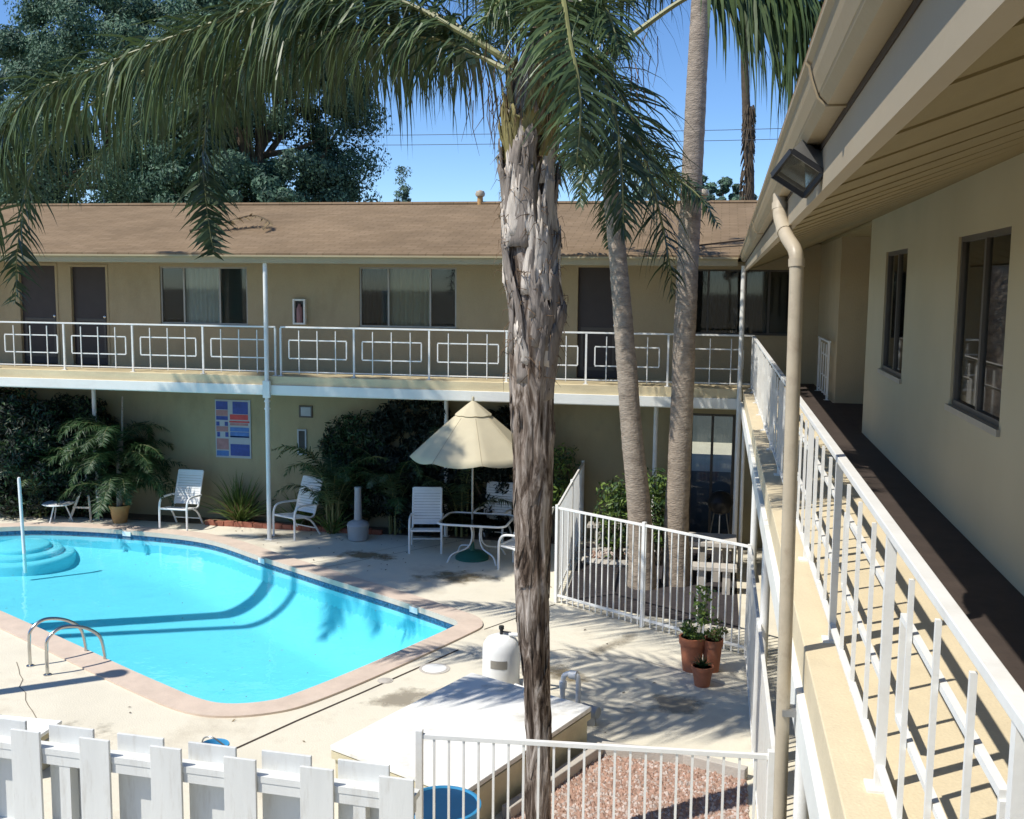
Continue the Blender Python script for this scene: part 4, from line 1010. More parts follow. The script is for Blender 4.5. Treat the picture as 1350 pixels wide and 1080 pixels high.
# ------------------------------------------------------------------ chairs, table, umbrella
def make_chair(name,label,group):
    t=thing(name,label,'chair',(0,0,0),0,group)
    hw=.29; r=.019
    for sx in (-1,1):
        x=hw*sx
        mb=MB(); mb.tube(catmull([(x,-.30,.0),(x,-.30,.30),(x,-.29,.50),(x,-.22,.60),(x,-.08,.625),(x,.12,.615),(x,.30,.60)],6),.021,8); mb.build('arm','strap_white',t,smooth=True,local=True)
        mb=MB(); mb.tube(catmull([(x*.93,-.02,.385),(x*.95,.16,.28),(x*.98,.36,.0)],5),r,8); mb.build('leg','strap_white',t,smooth=True,local=True)
        mb=MB(); mb.tube(catmull([(x*.9,-.30,.42),(x*.9,0,.385),(x*.9,.17,.37),(x*.9,.25,.44),(x*.9,.34,.72),(x*.9,.47,1.06)],6),r,8); mb.build('side_rail','strap_white',t,smooth=True,local=True)
    for (xx,yy,zz,rr_) in ((.26,.47,1.06,r),(.26,-.30,.42,r),(.28,.25,.14,.012)):
        mb=MB(); mb.tube([(-xx,yy,zz),(xx,yy,zz)],rr_,8); mb.build('cross_bar','strap_white',t,smooth=True,local=True)
    seat=MB(); ns=9
    for i in range(ns):
        y=-.285+.45*i/(ns-1); z=.418-.045*(i/(ns-1)); seat.obox((0,y,z-.012+.008*0),(1,0,0),(0,1,-.09),(0,.09,1),.262,.0265,.004)
    seat.build('seat','strap_white',t,local=True)
    back=MB(); nb=13
    for i in range(nb):
        f=i/(nb-1); y=.245+.21*f; z=.45+.59*f; 
        back.obox((0,y-.006,z),(1,0,0),(0,-.94,.34),(0,.34,.94),.262,.004,.0232 if i not in (0,nb-1) else .027)
    back.build('backrest','strap_white',t,local=True)
    return t
def face(dx,dy): return math.atan2(dx,-dy)   # local -y turned towards (dx,dy)
ch=make_chair('patio_chair','white strap patio chair alone between the potted palm and the grass clump','white strap patio chairs')
ch.location=(-10.33,19.05,0); ch.rotation_euler=(0,0,face(.0,-1))
dup(ch,(-7.86,18.92,0),face(-.42,-.91),'white strap patio chair right beside the tall thin white column')
dup(ch,(-5.12,18.42,0),face(.22,-.97),'white strap patio chair left of the glass table, its back against the dark shrubs')
dup(ch,(-4.05,19.25,0),face(-.12,-1),'white strap patio chair behind the glass table under the umbrella')
dup(ch,(-3.18,17.55,0),face(-.92,.25),'white strap patio chair right of the glass table, half hidden by the shaggy palm trunk')
tb=thing('patio_table','glass-topped patio table with white rim and curved legs under the umbrella','table',(-4.08,18.0,0))
def rrect(hx,hy,r,n=6):
    out=[]
    for cx,cy,a0 in ((hx-r,hy-r,0),(-hx+r,hy-r,90),(-hx+r,-hy+r,180),(hx-r,-hy+r,270)):
        for i in range(n+1): a=R(a0+90*i/n); out.append((cx+r*math.cos(a),cy+r*math.sin(a)))
    return out
rr=rrect(.60,.50,.16)
mb=MB(); mb.prism([(x-4.08,y+18.0) for x,y in rr],.700,.708); mb.build('table_top','glass_smoke',tb)
mb=MB(); mb.tube([(x*1.01-4.08,y*1.01+18.0,.703) for x,y in rr],.020,8,closed=True); mb.build('rim','strap_white',tb,smooth=True)
for sx,sy in ((1,1),(1,-1),(-1,1),(-1,-1)):
    mb=MB(); mb.tube(catmull([(-4.08+sx*.40,18+sy*.34,.69),(-4.08+sx*.12,18+sy*.10,.62),(-4.08+sx*.07,18+sy*.06,.40),(-4.08+sx*.14,18+sy*.12,.22),(-4.08+sx*.36,18+sy*.32,.14),(-4.08+sx*.44,18+sy*.40,0)],6),.015,8); mb.build('leg','strap_white',tb,smooth=True)
um=thing('patio_umbrella','beige patio umbrella with scalloped edge over the glass table','umbrella',(-4.16,18.0,0))
UX,UY=-4.16,18.0; NP=8; apex=2.80; rim=1.86; RR=1.12
vs=[]; SUB=6; RS=10; mb=MB()
tl=Vector((.03,-.05,0))
def canopy_pt(a,f):
    k=(a/(2*math.pi)*NP)%1; sag=math.sin(math.pi*k)
    r=RR*f*(1-.055*sag*f); z=apex-(apex-rim)*(f**1.08)-.045*sag*f-.03*sag*max(0,f-.8)*5*.6
    return (UX+r*math.cos(a+.35)+tl.x*f, UY+r*math.sin(a+.35)+tl.y*f, z)
na=NP*SUB
for i in range(RS+1):
    for j in range(na): vs.append(canopy_pt(2*math.pi*j/na, .02+.98*i/RS))
mb.add(vs,[(i*na+j,i*na+(j+1)%na,(i+1)*na+(j+1)%na,(i+1)*na+j) for i in range(RS) for j in range(na)])
cn=mb.build('canopy','canvas',um,smooth=True); s_=cn.modifiers.new('t','SOLIDIFY'); s_.thickness=.004
mb=MB()
vs=[]
for i in range(4):
    for j in range(na):
        x,y,z=canopy_pt(2*math.pi*j/na,.02+.27*i/3); vs.append((x,y,z+.035+.0*i))
mb.add(vs,[(i*na+j,i*na+(j+1)%na,(i+1)*na+(j+1)%na,(i+1)*na+j) for i in range(3) for j in range(na)]); mb.build('vent_cap','canvas',cn,smooth=True)
for k in range(NP):
    a=2*math.pi*k/NP; mb=MB(); mb.tube([Vector(canopy_pt(a,f))-Vector((0,0,.012)) for f in (.05,.4,.7,1.0)],.007,5); mb.build('rib','frame_alu',um)
    mb=MB(); mb.tube([Vector(canopy_pt(a,.30+.70*i/8))+Vector((0,0,.004)) for i in range(9)],.0055,4); mb.build('seam','canvas_seam',cn)
mb=MB(); mb.tube([(UX,UY,.05),(UX,UY,2.84)],.019,10); mb.build('pole','frame_alu',um,smooth=True)
mb=MB(); mb.lathe([(.0,2.90),(.02,2.89),(.03,2.85),(.015,2.80)][::-1],(UX,UY,0),10); mb.build('finial','canvas',um,smooth=True)
mb=MB(); mb.lathe([(.30,0),(.30,.04),(.22,.12),(.05,.15),(.035,.30),(.0,.30)],(UX,UY,0),20); mb.build('base','plastic_green',um,smooth=True)

# ------------------------------------------------------------------ small things round the pool
t=thing('ash_receptacle','grey plastic cigarette receptacle with a tall neck, on the deck by the dark shrubs','ash receptacle',(-6.58,18.85,0))
mb=MB(); mb.lathe([(.165,0),(.19,.02),(.205,.26),(.215,.29),(.19,.34),(.09,.39)],(-6.58,18.85,0),20); mb.build('base','plastic_grey',t,smooth=True)
mb=MB(); mb.lathe([(.075,.37),(.07,.60),(.062,.95),(.066,.97),(.066,1.02),(.0,1.03)],(-6.58,18.85,0),16); mb.build('neck','plastic_grey',t,smooth=True)
def potted(name,label,x,y,r,h,m,cat='pot',saucer=False,group=None):
    t=thing(name,label,cat,(x,y,0),0,group); z0=.0
    mb=MB(); mb.lathe([(r*.68,z0),(r*.92,h*.80),(r*1.0,h*.80),(r*1.03,h),(r*.90,h),(r*.88,h*.9)],(x,y,0),24); mb.build('pot_body',m,t,smooth=True)
    mb=MB(); mb.lathe([(0.001,h*.9),(r*.88,h*.9)],(x,y,0),24); mb.build('potting_soil','soil',t)
    if saucer:
        mb=MB(); mb.lathe([(r*.85,0),(r*1.0,.04),(r*.95,.04),(r*.85,.012)],(x,y,0),24); mb.build('saucer',m,t,smooth=True)
    return t
def tuft(parent,name,c,n,lmin,lmax,wd,m,seed,upright=.8,segs=4,hang=.35):
    rg=random.Random(seed); mb=MB(); c=Vector(c)
    for i in range(n):
        a=rg.random()*6.28; e=rg.uniform(upright*.5,1.0); l=rg.uniform(lmin,lmax)
        d=Vector((math.cos(a)*math.cos(e*1.5),math.sin(a)*math.cos(e*1.5),math.sin(e*1.5))).normalized(); q=c+Vector((rg.uniform(-.07,.07),rg.uniform(-.07,.07),0))*lmax*1.2
        wv=d.cross(Vector((rg.uniform(-1,1),rg.uniform(-1,1),.2))).normalized(); vs=[]
        for j in range(segs+1):
            f=j/segs; ww=wd*(1-f**2)*.5*rg.uniform(.9,1.1); vs += [q-wv*ww,q+wv*ww]; d=(d+Vector((0,0,-hang))*f).normalized(); q=q+d*l/segs
        mb.add(vs,[(2*j,2*j+1,2*j+3,2*j+2) for j in range(segs)])
    return mb.build(name,m,parent)
def bushlet(parent,name,c,r,n,leaf,m,seed,flat=.8):
    rg=np.random.default_rng(seed); cs=[np.array(c)+rg.normal(size=3)*np.array([r,r,r*flat])*.45 for _ in range(12)]
    P=clump_points(cs,[r*.5]*12,n//12,rg); P=P[P[:,2]>.02]; D=rg.normal(size=P.shape)+np.array([0,0,.3]); D/=np.linalg.norm(D,axis=1,keepdims=True)
    Ls=leaf*rg.uniform(.6,1.3,len(P)); return leaf_mesh(name,P,D,Ls,Ls*.45,m,parent,seed)
g='terracotta pots by the iron fence'
t=potted('terracotta_pot','larger left terracotta pot of the back pair, with leafy plant and a tall sprig',-.19,13.22,.165,.44,'terracotta',group=g)
bushlet(t,'plant',(-.19,13.22,.50),.14,420,.06,['leaf_bright','leaf_shrub'],51)
mb=MB(); mb.tube(catmull([(-.10,13.22,.42),(-.06,13.2,.70),(-.02,13.2,.98)],5),.008,5); st=mb.build('stalk','rachis',t)
rg=np.random.default_rng(5); P=np.array([[-.06+rg.normal()*.07,13.2+rg.normal()*.06,.62+rg.random()*.48] for _ in range(130)]); D=rg.normal(size=P.shape); D/=np.linalg.norm(D,axis=1,keepdims=True); leaf_mesh('sprig_leaves',P,D,rg.uniform(.05,.11,130),rg.uniform(.03,.05,130),['leaf_bright','leaf_bright','leaf_shrub'],st,5)
t=potted('terracotta_pot','smaller right terracotta pot of the back pair, with pale trailing plant',.06,13.25,.135,.42,'terracotta',group=g)
bushlet(t,'plant',(.10,13.22,.50),.13,360,.05,['leaf_bright','leaf_dry','leaf_grass'],52)
t=potted('terracotta_pot','small low terracotta pot standing in front of the two taller pots',-.05,12.72,.135,.25,'terracotta',group=g)
tuft(t,'plant',(-.05,12.72,.22),60,.10,.2,.014,'leaf_shrub',53)

pp=potted('potted_palm','bushy feathery palm in a tan pot at the far pool edge',-11.72,19.15,.20,.36,'pot_tan','plant')
mb=MB(); mb.tube([(-11.72,19.15,.3),(-11.71,19.17,1.0),(-11.70,19.18,1.75)],[.06,.055,.05],8); mb.tube([(-11.66,19.2,1.3),(-11.62,19.22,2.55)],[.025,.018],6); mb.build('stem','bark_ring',pp,smooth=True)
rg=random.Random(61)
for i in range(52):
    az=i*2.399+rg.uniform(-.2,.2); b=(-11.72,19.15,rg.uniform(.5,1.75)); az2=az
    pth=arc(b,az2,R(rg.uniform(30,78)),R(rg.uniform(-85,-40)),rg.uniform(1.15,1.6))
    pth=[Vector((p.x,min(p.y,19.82),p.z)) for p in pth]
    frond(pp,pth,.40,600+i,'leaf_shrub',n=60,wid=.022,hang=.5,plume=.4,segs=3,r0=.009)
# shrubs under the far walkway
def shrub(label,c,r,n,leaf,m,seed,stems=5,cat='shrub',name='shrub'):
    rg=np.random.default_rng(seed); t=thing(name,label,cat,(c[0],c[1],0))
    cs=[]
    for _ in range(90):
        v=rg.uniform(-1,1,3); v/=max(1,np.linalg.norm(v)); cs.append(np.array(c)+v*np.array(r))
    P=clump_points(cs,[max(.24,min(r)*.6)]*90,n//90,rg); OUT=outward(P,cs,n//90,c,rg,.9); k=(P[:,2]>.04)&(P[:,1]<WY-.05)&((P[:,2]<2.8)|(P[:,1]<18.5)); P=P[k]; OUT=OUT[k]
    D=rg.normal(size=P.shape)+np.array([0,-.3,-.4]); D/=np.linalg.norm(D,axis=1,keepdims=True); Ls=leaf*rg.uniform(.6,1.4,len(P)); leaf_mesh('foliage',P,D,Ls*rg.uniform(.6,1.3,len(P)),Ls*.32,m,t,seed,out=OUT)
    mb=MB()
    for i in range(stems):
        e=cs[i*3]; mb.tube([(c[0]+rg.normal()*.1,min(c[1]+rg.normal()*.08,WY-.1),-.02),((c[0]+e[0])/2,min((c[1]+e[1])/2,WY-.1),e[2]*.5),(e[0],min(e[1],WY-.08),e[2])],[.03,.022,.01],6)
    mb.build('stem','bark_tree',t,smooth=True); return t
shrub('large dark shrub in the shade under the walkway at the far left',(-14.3,19.2,1.3),(1.35,.6,1.35),24000,.12,['leaf_painted_shade','leaf_painted_shade','leaf_shrub'],71)
shrub('dark shrub in deep shade immediately left of the potted palm',(-12.85,19.5,1.15),(.85,.35,1.3),17000,.12,['leaf_painted_shade','leaf_painted_shade','leaf_shrub'],72)
shrub('tall leafy shrub growing against the wall behind the grey ash receptacle',(-6.9,19.72,1.2),(.62,.16,1.1),9000,.11,['leaf_shrub','leaf_shrub','leaf_painted_shade'],73)
shrub('dark shrub in the shade behind the beige umbrella',(-5.7,19.62,1.25),(.95,.22,1.35),15000,.13,['leaf_painted_shade'],74)
shrub('dark shrub filling the shade behind the glass table, right of the umbrella pole',(-4.1,19.72,1.15),(1.0,.16,1.35),15000,.13,['leaf_painted_shade'],75)
shrub('light green shrub between the shaggy palm trunk and the upright fence',(-2.85,19.5,1.25),(.30,.25,.62),1500,.10,['leaf_shrub','leaf_bright'],76)
shrub('low green shrub at the foot of the leaning palm',(-1.62,18.2,.85),(.28,.28,.65),1300,.12,['leaf_shrub','leaf_bright'],77)
shrub('low green shrub between the two ringed palm trunks',(-.92,18.35,.95),(.30,.28,.65),1500,.12,['leaf_bright','leaf_shrub'],78)
def clump_palm(label,x,y,h,n,Ln,seed,mats=('leaf_shrub',)):
    t=thing('clump_palm',label,'palm plant',(x,y,0)); rg=random.Random(seed)
    for i in range(n):
        az=i*2.399+rg.uniform(-.3,.3); b=(x+.12*math.cos(az),min(y+.12*math.sin(az),19.8),rg.uniform(.15,h*.55))
        pth=arc(b,az,R(rg.uniform(55,86)),R(rg.uniform(-70,-15)),Ln*rg.uniform(.8,1.15),6,1.6)
        pth=[Vector((p.x,min(p.y,19.86) if p.y>19.86 else p.y,min(p.z,2.66))) for p in pth]
        frond(t,pth,.36,seed*40+i,mats[i%len(mats)],n=46,wid=.026,hang=.45,plume=.35,segs=3,r0=.010)
    mb=MB()
    for k in range(5): a=k*1.26; mb.tube([(x+.1*math.cos(a),min(y+.1*math.sin(a),19.85),-.02),(x+.14*math.cos(a),min(y+.14*math.sin(a),19.85),h*.5)],[.028,.018],6)
    mb.build('stem','rachis',t,smooth=True); return t
clump_palm('feathery green clump palm against the wall, just left of the grey ash receptacle',-7.25,19.30,2.1,20,1.35,301,('leaf_shrub','leaf_palm'))
clump_palm('dim feathery clump palm in the shade right of the grey ash receptacle',-6.05,19.50,2.2,18,1.45,302,('leaf_shrub','leaf_palm_dark'))
clump_palm('dim feathery clump palm in the shade directly behind the umbrella canopy',-4.75,19.60,2.3,16,1.4,303,('leaf_palm_dark',))
clump_palm('feathery clump palm in deep shade at the far left behind the pool steps',-13.55,19.25,2.2,18,1.5,304,('leaf_palm_dark','leaf_shrub'))
def grass_clump(label,x,y,h,n,seed): 
    t=thing('grass_clump',label,'plant',(x,y,0)); tuft(t,'blades',(x,y,.0),n,h*.6,h*1.25,.030,'leaf_grass',seed,.75,5,.28); tuft(t,'old_blades',(x,y,.0),n//4,h*.5,h*1.0,.026,'leaf_dry',seed+1,.4,5,.35)
grass_clump('wide strap-leaf clump behind the brick edging below the blue signs',-9.35,19.62,.95,190,81)
grass_clump('smaller strap-leaf clump between the thin column and the second chair',-8.02,19.66,.75,90,83)
grass_clump('sparse strap-leaf clump right of the second chair near the ash receptacle',-7.25,19.25,.6,60,85)
t=thing('brick_edging','low red brick edging in front of the planting strip along the far wall','edging',(-8.3,19.32,0))
mb=MB(); x=-9.95; rg=random.Random(2)
while x<-6.3:
    mb.box(x,x+.195,19.30+rg.uniform(-.008,.008),19.40,0,.10+rg.uniform(-.01,.01)); x+=.205
mb.build('bricks','brick_red',t,bevel=.006)
struct(strip('soil_bed',[(-24,19.66),(-2.5,19.66)],.56,.006,'soil'))

# grab rails
gr=thing('grab_rail','pair of bent steel grab rails at the near pool edge','pool rail',(-8,11.7,0))
for (a,b) in (((-8.37,11.54),(-8.01,12.08)),((-7.97,11.31),(-7.60,11.86))):
    a=Vector((*a,0)); b=Vector((*b,0)); d=(b-a); e=b+d.normalized()*.06
    mb=MB(); mb.tube(catmull([a,a+Vector((0,0,.30)),a+d*.04+Vector((0,0,.46)),a+d*.30+Vector((0,0,.56)),a+d*.70+Vector((0,0,.50)),b+Vector((0,0,.34)),e+Vector((0,0,.10)),e+Vector((0,0,-.02))],8),.021,10); o=mb.build('rail','steel',gr,smooth=True)
    mb=MB(); mb.lathe([(.05,.026),(.05,.034),(.03,.045)],(a.x,a.y,-.025),14); mb.build('flange','steel',o,smooth=True)
# handrail post standing by the pool steps
hp=thing('pool_handrail','slanting white pole handrail rising from the pool steps at the left','pool rail',(-12.25,16.95,-.3))
b0=Vector((-12.2,16.8,-.45)); b1=at(25,632,17.05)
mb=MB(); mb.tube([b0,b0.lerp(b1,.5),b1],.030,10); mb.build('pole','plastic_white',hp,smooth=True)
mb=MB(); mb.lathe([(.03,0),(.025,.03),(.0,.045)],tuple(b1),10); mb.build('tip','plastic_white',hp,smooth=True)
# low table and folded stand in the shade
t=thing('side_table','low white side table in the shade behind the pool steps','table',(-12.95,18.95,0))
mb=MB(); mb.lathe([(.30,.36),(.31,.37),(.30,.385),(.0,.385)],(-12.95,18.95,0),24); mb.build('table_top','plastic_white',t,smooth=True)
for k in range(3):
    a=k*2.09+.4; mb=MB(); mb.tube([(-12.95+.12*math.cos(a),18.95+.12*math.sin(a),.36),(-12.95+.26*math.cos(a),18.95+.26*math.sin(a),0)],.014,8); mb.build('leg','plastic_white',t)
t=thing('folding_stand','folded grey wooden stand leaning at the column left of the potted palm','stand',(-12.5,19.2,0))
for a,b in (((-12.78,19.05,0),(-12.42,19.15,.95)),((-12.30,19.05,0),(-12.46,19.2,.92)),((-12.95,19.3,0),(-12.45,19.2,.9)),):
    mb=MB(); mb.beam(a,b,.03,.045); mb.build('leg','concrete_grey',t)
mb=MB(); mb.beam((-12.70,19.06,.28),(-12.34,19.08,.28),.02,.035); mb.beam((-12.2,19.1,.50),(-11.95,19.15,.46),.02,.04); mb.build('cross_bar','concrete_grey',t)

# pump box
A,B,Cc,D_=(-2.62,11.35),(-1.17,10.66),(-2.05,8.5),(-3.5,9.19)
cx=sum(p[0] for p in (A,B,Cc,D_))/4; cy=sum(p[1] for p in (A,B,Cc,D_))/4
pb=thing('pump_box','low cream equipment box with flat white lid beside the shaggy palm','equipment box',(cx,cy,0))
shr=lambda P,k:[(cx+(x-cx)*k,cy+(y-cy)*k) for x,y in P]
mb=MB(); mb.prism(shr([A,D_,Cc,B],.965),0,.40); mb.build('box_body','pump_side',pb)
mb=MB(); mb.prism([A,D_,Cc,B],.405,.455); mb.build('lid','pump_lid',pb,bevel=.008)
mb=MB()
for p,q in ((A,D_),(D_,Cc),(Cc,B),(B,A)):
    a=Vector((*shr([p],.985)[0],.36)); b=Vector((*shr([q],.985)[0],.36)); mb.beam(a,b,.03,.07)
mb.build('trim','pump_side',pb)
# filter tank
TX,TY=-2.42,12.05
tk=thing('filter_tank','white domed pool filter tank with grey label, behind the equipment box','tank',(TX,TY,0))
mb=MB(); mb.lathe([(.235,0),(.24,.05),(.22,.09),(.225,.12),(.225,.50),(.21,.585),(.17,.645),(.09,.68),(.0,.69)],(TX,TY,0),32); bd=mb.build('tank_body','plastic_white',tk,smooth=True)
mb=MB(); vs=[]
for i in range(9):
    a=R(-112+i*6.5); vs += [(TX+.228*math.cos(a),TY+.228*math.sin(a),.33),(TX+.228*math.cos(a),TY+.228*math.sin(a),.43)]
mb.add(vs,[(2*i,2*i+2,2*i+3,2*i+1) for i in range(8)]); mb.build('label_plate','frame_alu',bd)
mb=MB(); mb.tube([(TX,TY,.67),(TX,TY,.75)],.02,10); mb.tube([(TX,TY,.75),(TX,TY,.79)],.032,10); mb.tube([(TX,TY,.72),(TX+.12,TY-.02,.72)],.013,8); mb.build('valve','black_metal',tk,smooth=True)
mb=MB(); mb.tube(catmull([(TX+.10,TY-.02,.70),(TX+.28,TY-.05,.70),(TX+.32,TY-.06,.58),(TX+.31,TY-.06,.30),(TX+.30,TY-.06,.05)],6),.024,10); mb.tube([(TX+.2,TY-.15,.12),(TX+.36,TY-.25,.12)],.03,10); mb.build('pipe','plastic_white',tk,smooth=True)
# white plumbing beside the box
t=thing('pool_pump','small pool pump with white plumbing elbow behind the equipment box, right of the palm trunk','pump',(-1.55,11.55,0))
mb=MB(); mb.tube(catmull([(-1.60,11.55,.0),(-1.60,11.55,.36),(-1.56,11.54,.45),(-1.46,11.52,.46),(-1.42,11.5,.40),(-1.42,11.5,.05)],6),.030,10); mb.tube([(-1.60,11.55,.28),(-1.60,11.55,.36)],.044,10); mb.tube([(-1.52,11.53,.455),(-1.44,11.51,.455)],.05,10); mb.build('pipe','plastic_white',t,smooth=True)
mb=MB(); mb.tube([(-1.34,11.32,.15),(-1.16,11.23,.15)],.065,14); mb.box(-1.33,-1.19,11.22,11.33,0,.10); mb.build('motor','plastic_grey',t,smooth=True)
mb=MB(); mb.tube([(-1.86,11.6,.05),(-1.86,11.6,.40)],.02,8); mb.tube([(-1.93,11.6,.4),(-1.79,11.6,.4)],.018,8); mb.build('valve','galv',t,smooth=True)
# lids in the deck
for (x,y,r,lab) in ((-3.38,12.55,.155,'round white skimmer lid set in the deck by the pool corner'),(-3.86,12.02,.075,'small grey round cover in the deck nearer the camera than the white lid')):
    t=thing('deck_lid',lab,'lid',(x,y,0)); mb=MB(); mb.lathe([(r,.0),(r,.010),(r*.9,.014),(.0,.014)],(x,y,.0),24); mb.build('cover','plastic_white' if r>.1 else 'concrete_grey',t,smooth=True)
    mb=MB(); mb.lathe([(r*1.28,.0),(r*1.28,.006),(r*1.04,.006)],(x,y,0),24); mb.build('rim','concrete_grey',t)
# blue bin behind the fence
BX,BY=-2.06,7.90
bn=thing('recycling_bin','open round blue plastic bin standing behind the near iron fence','bin',(BX,BY,0))
mb=MB(); mb.lathe([(.23,0),(.235,.02),(.292,.62),(.315,.64),(.315,.665),(.292,.67),(.284,.655)],(BX,BY,0),36,top=False); bo=mb.build('bin_body','plastic_blue',bn,smooth=True)
mb=MB(); mb.lathe([(.283,.654),(.275,.60),(.222,.03),(.001,.03)],(BX,BY,0),36); mb.build('bin_inside_shade','plastic_blue_dark',bo,smooth=True)  # inner wall in darker blue paints the shade inside the bin
mb=MB(); mb.lathe([(.284,.50),(.296,.515),(.287,.53)],(BX,BY,0),36); mb.build('hoop','plastic_blue',bn,smooth=True)
mb=MB(); mb.tube(catmull([(BX-.30,BY-.08,.58),(BX-.20,BY-.28,.63),(BX-.02,BY-.36,.60),(BX+.16,BY-.31,.50),(BX+.24,BY-.2,.40)],8),.011,8); mb.build('handle','plastic_white',bn,smooth=True)
mb=MB(); mb.obox((BX-.10,BY-.275,.44),(1,0,0),(0,1,0),(0,0,1),.05,.006,.02); mb.build('grip','plastic_blue_dark',bn)
# blue bucket and cream box on the deck behind the wooden fence
t=thing('blue_bucket','small blue plastic bucket on the deck, peeping over the wooden fence','bucket',(-4.72,9.25,0))
mb=MB(); mb.lathe([(.10,0),(.135,.30),(.145,.31),(.14,.32),(.125,.30),(.09,.02),(0,.02)],(-4.72,9.25,0),20); mb.build('bucket_body','plastic_blue',t,smooth=True)
mb=MB(); mb.tube(catmull([(-4.86,9.25,.31),(-4.80,9.2,.40),(-4.70,9.18,.42),(-4.60,9.22,.33)],6),.008,6); mb.build('handle','galv',t)
t=thing('storage_box','cream flat-topped storage box just behind the wooden fence at the left','box',(-6.72,9.0,0))
mb=MB(); mb.box(-7.05,-6.42,8.75,9.22,0,.37); mb.build('box_body','pump_side',t,bevel=.006)
mb=MB(); mb.box(-7.09,-6.38,8.71,9.26,.372,.41); mb.build('lid','pump_lid',t,bevel=.008)
mb=MB(); mb.tube([(-6.40,8.92,.33),(-6.36,8.92,.33),(-6.36,9.06,.33),(-6.40,9.06,.33)],.01,6); mb.build('handle','galv',t)

# concrete picnic table and rocks behind the courtyard fence
t=thing('picnic_table','pale concrete picnic table with bench slabs behind the courtyard fence','table',(.1,17.4,0))
mb=MB(); mb.box(-.70,.42,17.25,17.95,.62,.70); mb.build('table_top','concrete_grey',t,bevel=.01)
for x0 in (-.45,.05): 
    mb=MB(); mb.box(x0,x0+.12,17.4,17.8,0,.62); mb.build('leg','concrete_grey',t,bevel=.008)
for y0 in (16.65,18.25):
    mb=MB(); mb.box(-.30,.42,y0,y0+.30,.38,.45); b=mb.build('bench','concrete_grey',t,bevel=.01)
    for q in (-.2,.2):
        mb=MB(); mb.box(q,q+.12,y0+.05,y0+.25,0,.38); mb.build('bench_leg','concrete_grey',b)
def rocks(label,c,n,R0,seed):
    rg=random.Random(seed); t=thing('rock_bed',label,'rocks',(c[0],c[1],0)); 
    poly=[(c[0]+R0*math.cos(a*.628)*rg.uniform(.8,1.1),c[1]+R0*.7*math.sin(a*.628)*rg.uniform(.8,1.1)) for a in range(10)]
    pebbles(poly,n,.04,.10,.02,seed).build('rocks',['rock','rock_red'],t)
    mb=MB(); pr=[(c[0]+R0*1.15*math.cos(a*.314),c[1]+R0*.8*math.sin(a*.314),.05) for a in range(20)]; mb.tube(pr,.07,6,closed=True); mb.build('border','concrete_grey',t,smooth=True)
rocks('bed of pale pink rocks at the foot of the leaning palm',(-1.7,18.45),320,.55,91)
t=thing('garden_bench','low stone bench beside the pale rocks behind the courtyard fence','bench',(-1.7,19.2,0))
mb=MB(); mb.box(-2.25,-1.15,19.1,19.4,.40,.47); mb.build('seat','concrete_grey',t,bevel=.01)
for x in (-2.1,-1.4): 
    mb=MB(); mb.box(x,x+.12,19.12,19.38,0,.40); mb.build('leg','concrete_grey',t)
t=thing('kettle_grill','black domed kettle grill standing in front of the dark lobby doorway','grill',(.15,19.55,0))
mb=MB(); mb.lathe([(.02,.68),(.16,.74),(.22,.86),(.235,.93),(.23,.95),(.16,1.08),(.05,1.13),(0,1.13)],(.15,19.55,0),20); mb.build('bowl','black_metal',t,smooth=True)
for k in range(3):
    a=k*2.09+.5; mb=MB(); mb.tube([(.15+.12*math.cos(a),19.55+.12*math.sin(a),.74),(.15+.25*math.cos(a),19.55+.25*math.sin(a),0)],.012,6); mb.build('leg','galv',t)

# ------------------------------------------------------------------ wall fittings
t=thing('sign_board','pool rules sign board of blue and red panels on the lower far wall','sign',(-9.6,WY,1.9))
x0,x1,z0,z1=-9.99,-9.22,1.28,2.47
mb=MB(); mb.box(x0,x1,WY-.022,WY-.002,z0,z1); mb.build('board','sign_white',t)
W_=x1-x0; H_=z1-z0
cells=[(.03,.36,.83,.97,'sign_blue'),(.03,.36,.72,.82,'sign_pink'),(.03,.36,.65,.715,'sign_blue'),(.03,.12,.55,.62,'sign_blue'),(.27,.36,.55,.62,'sign_blue'),(.03,.36,.45,.54,'sign_pink'),
 (.05,.13,.36,.44,'sign_blue'),(.28,.37,.36,.44,'sign_blue'),(.03,.37,.14,.33,'sign_pink'),(.03,.37,.03,.12,'sign_sky'),
 (.50,.93,.76,.97,'sign_blue'),(.42,.93,.66,.75,'sign_red'),(.40,.97,.61,.64,'sign_red'),(.42,.93,.56,.60,'sign_pink'),(.42,.95,.46,.53,'sign_sky'),(.42,.95,.36,.45,'sign_sky'),(.42,.95,.355,.38,'sign_blue'),(.42,.90,.30,.33,'sign_white'),(.42,.96,.04,.24,'sign_blue')]
for a,b,c,e,m in cells:
    mb=MB(); mb.box(x0+W_*a,x0+W_*b,WY-.027,WY-.0225,z0+H_*c,z0+H_*e); mb.build('panel',m,t)
def framed(label,xa,xb,za,zb,mf,mi):
    t=thing('wall_notice',label,'sign',((xa+xb)/2,WY,za)); mb=MB(); w_=.03
    mb.box(xa,xb,WY-.03,WY-.002,za,za+w_); mb.box(xa,xb,WY-.03,WY-.002,zb-w_,zb); mb.box(xa,xa+w_,WY-.03,WY-.002,za+w_,zb-w_); mb.box(xb-w_,xb,WY-.03,WY-.002,za+w_,zb-w_); mb.build('frame',mf,t)
    mb=MB(); mb.box(xa+w_,xb-w_,WY-.018,WY-.004,za+w_,zb-w_); mb.build('notice',mi,t)
framed('small dark-framed white notice on the lower far wall above the shrub',-8.18,-7.90,2.16,2.40,'frame_dark','sign_white')
framed('dark notice with pale frame half hidden by the leafy shrub on the far wall',-8.22,-8.03,1.40,1.92,'sign_white','panel_dark')
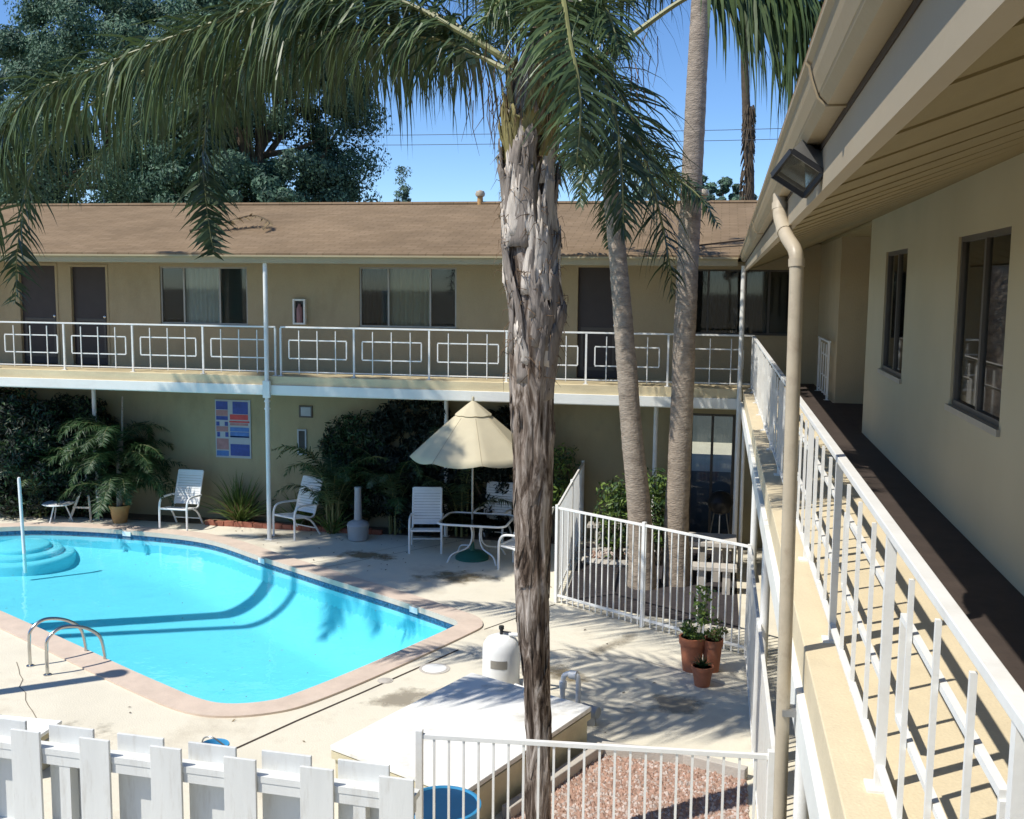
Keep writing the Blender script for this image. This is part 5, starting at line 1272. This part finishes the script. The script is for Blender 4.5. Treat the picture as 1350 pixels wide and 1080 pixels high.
t=thing('extinguisher_cabinet','white fire extinguisher cabinet on the upper far wall between two windows','cabinet',(-8.13,WY,4.03))
mb=MB(); xa,xb,za,zb=-8.26,-8.0,4.02,4.52; w_=.035
mb.box(xa,xb,WY-.09,WY-.002,za,za+w_); mb.box(xa,xb,WY-.09,WY-.002,zb-w_,zb); mb.box(xa,xa+w_,WY-.09,WY-.002,za+w_,zb-w_); mb.box(xb-w_,xb,WY-.09,WY-.002,za+w_,zb-w_); mb.build('frame','paint_white',t)
mb=MB(); mb.box(xa+w_,xb-w_,WY-.02,WY-.006,za+w_,zb-w_); mb.build('back_panel','panel_dark',t)
mb=MB(); mb.lathe([(.055,0),(.06,.02),(.06,.28),(.03,.33),(.02,.37),(0,.37)],(-8.13,WY-.055,za+w_),14); mb.build('extinguisher','sign_pink',t,smooth=True)
# flood light on the eave
fl=thing('flood_light','black outdoor flood light with square glass lens fixed to the eave','lamp',(.30,3.7,5.2))
fx=ex(3.8)+.092
mb=MB(); mb.obox((fx-.008,3.86,5.205),(1,0,0),(0,1,0),(0,0,1),.008,.17,.058); mb.obox((fx-.03,3.84,5.225),(1,0,0),(0,1,0),(0,0,1),.024,.10,.034); mb.build('back_plate','black_metal',fl,bevel=.004)
dirv=Vector((-.30,-.74,-.60)).normalized(); sv=dirv.cross(Vector((.15,0,1))).normalized(); uv=sv.cross(dirv); ro=Matrix.Rotation(R(-32),3,dirv); sv=ro@sv; uv=ro@uv
hc=Vector((.228,3.40,5.175))
K=.88
def ring(c,a,b): return [c+sv*x*a*K+uv*y*b*K for x,y in ((-1,-1),(1,-1),(1,1),(-1,1))]
rings=[ring(hc-dirv*.13,.022,.02),ring(hc-dirv*.085,.050,.045),ring(hc-dirv*.0,.064,.060),ring(hc+dirv*.010,.068,.064)]
vs=[p for q in rings for p in q]; mb=MB(); mb.add(vs,[(4*i+j,4*i+(j+1)%4,4*i+4+(j+1)%4,4*i+4+j) for i in range(3) for j in range(4)]+[(3,2,1,0)])
hd=mb.build('housing','galv',fl)
mb=MB(); q=ring(hc+dirv*.013,.066,.062)
for a,b in ((0,1),(1,2),(2,3),(3,0)): mb.beam(q[a],q[b],.011,.016)
mb.build('bezel','black_metal',hd)
mb=MB(); q=ring(hc+dirv*.012,.061,.057); mb.add(q,[(0,1,2,3)]); mb.build('lens','glass',hd)
mb=MB(); q=ring(hc-dirv*.010,.056,.050); mb.add(q+[hc-dirv*.060],[(0,1,4),(1,2,4),(2,3,4),(3,0,4)]); mb.build('reflector','steel',hd)
mb=MB(); mb.tube([Vector((fx-.04,3.80,5.215)),Vector((.245,3.60,5.235)),hc-dirv*.12],.020,8); mb.obox(hc-dirv*.16,dirv,sv,uv,.05,.028,.028); mb.build('arm','black_metal',fl,smooth=False)
# unseen pole added left of the picture to cast the deck shadow strip
t=thing('shadow_pole','slim unseen pole added left of the picture for its shadow on the deck','lamp post',(-9.75,9.50,0))
mb=MB(); mb.tube([(-9.75,9.50,0),(-9.75,9.50,4.55)],.10,12); mb.build('pole','paint_white',t,smooth=True)
mb=MB(); mb.lathe([(.10,4.55),(.14,4.57),(.14,4.64),(.0,4.66)],(-9.75,9.50,0),14); mb.build('pole_cap','plastic_white',t,smooth=True)
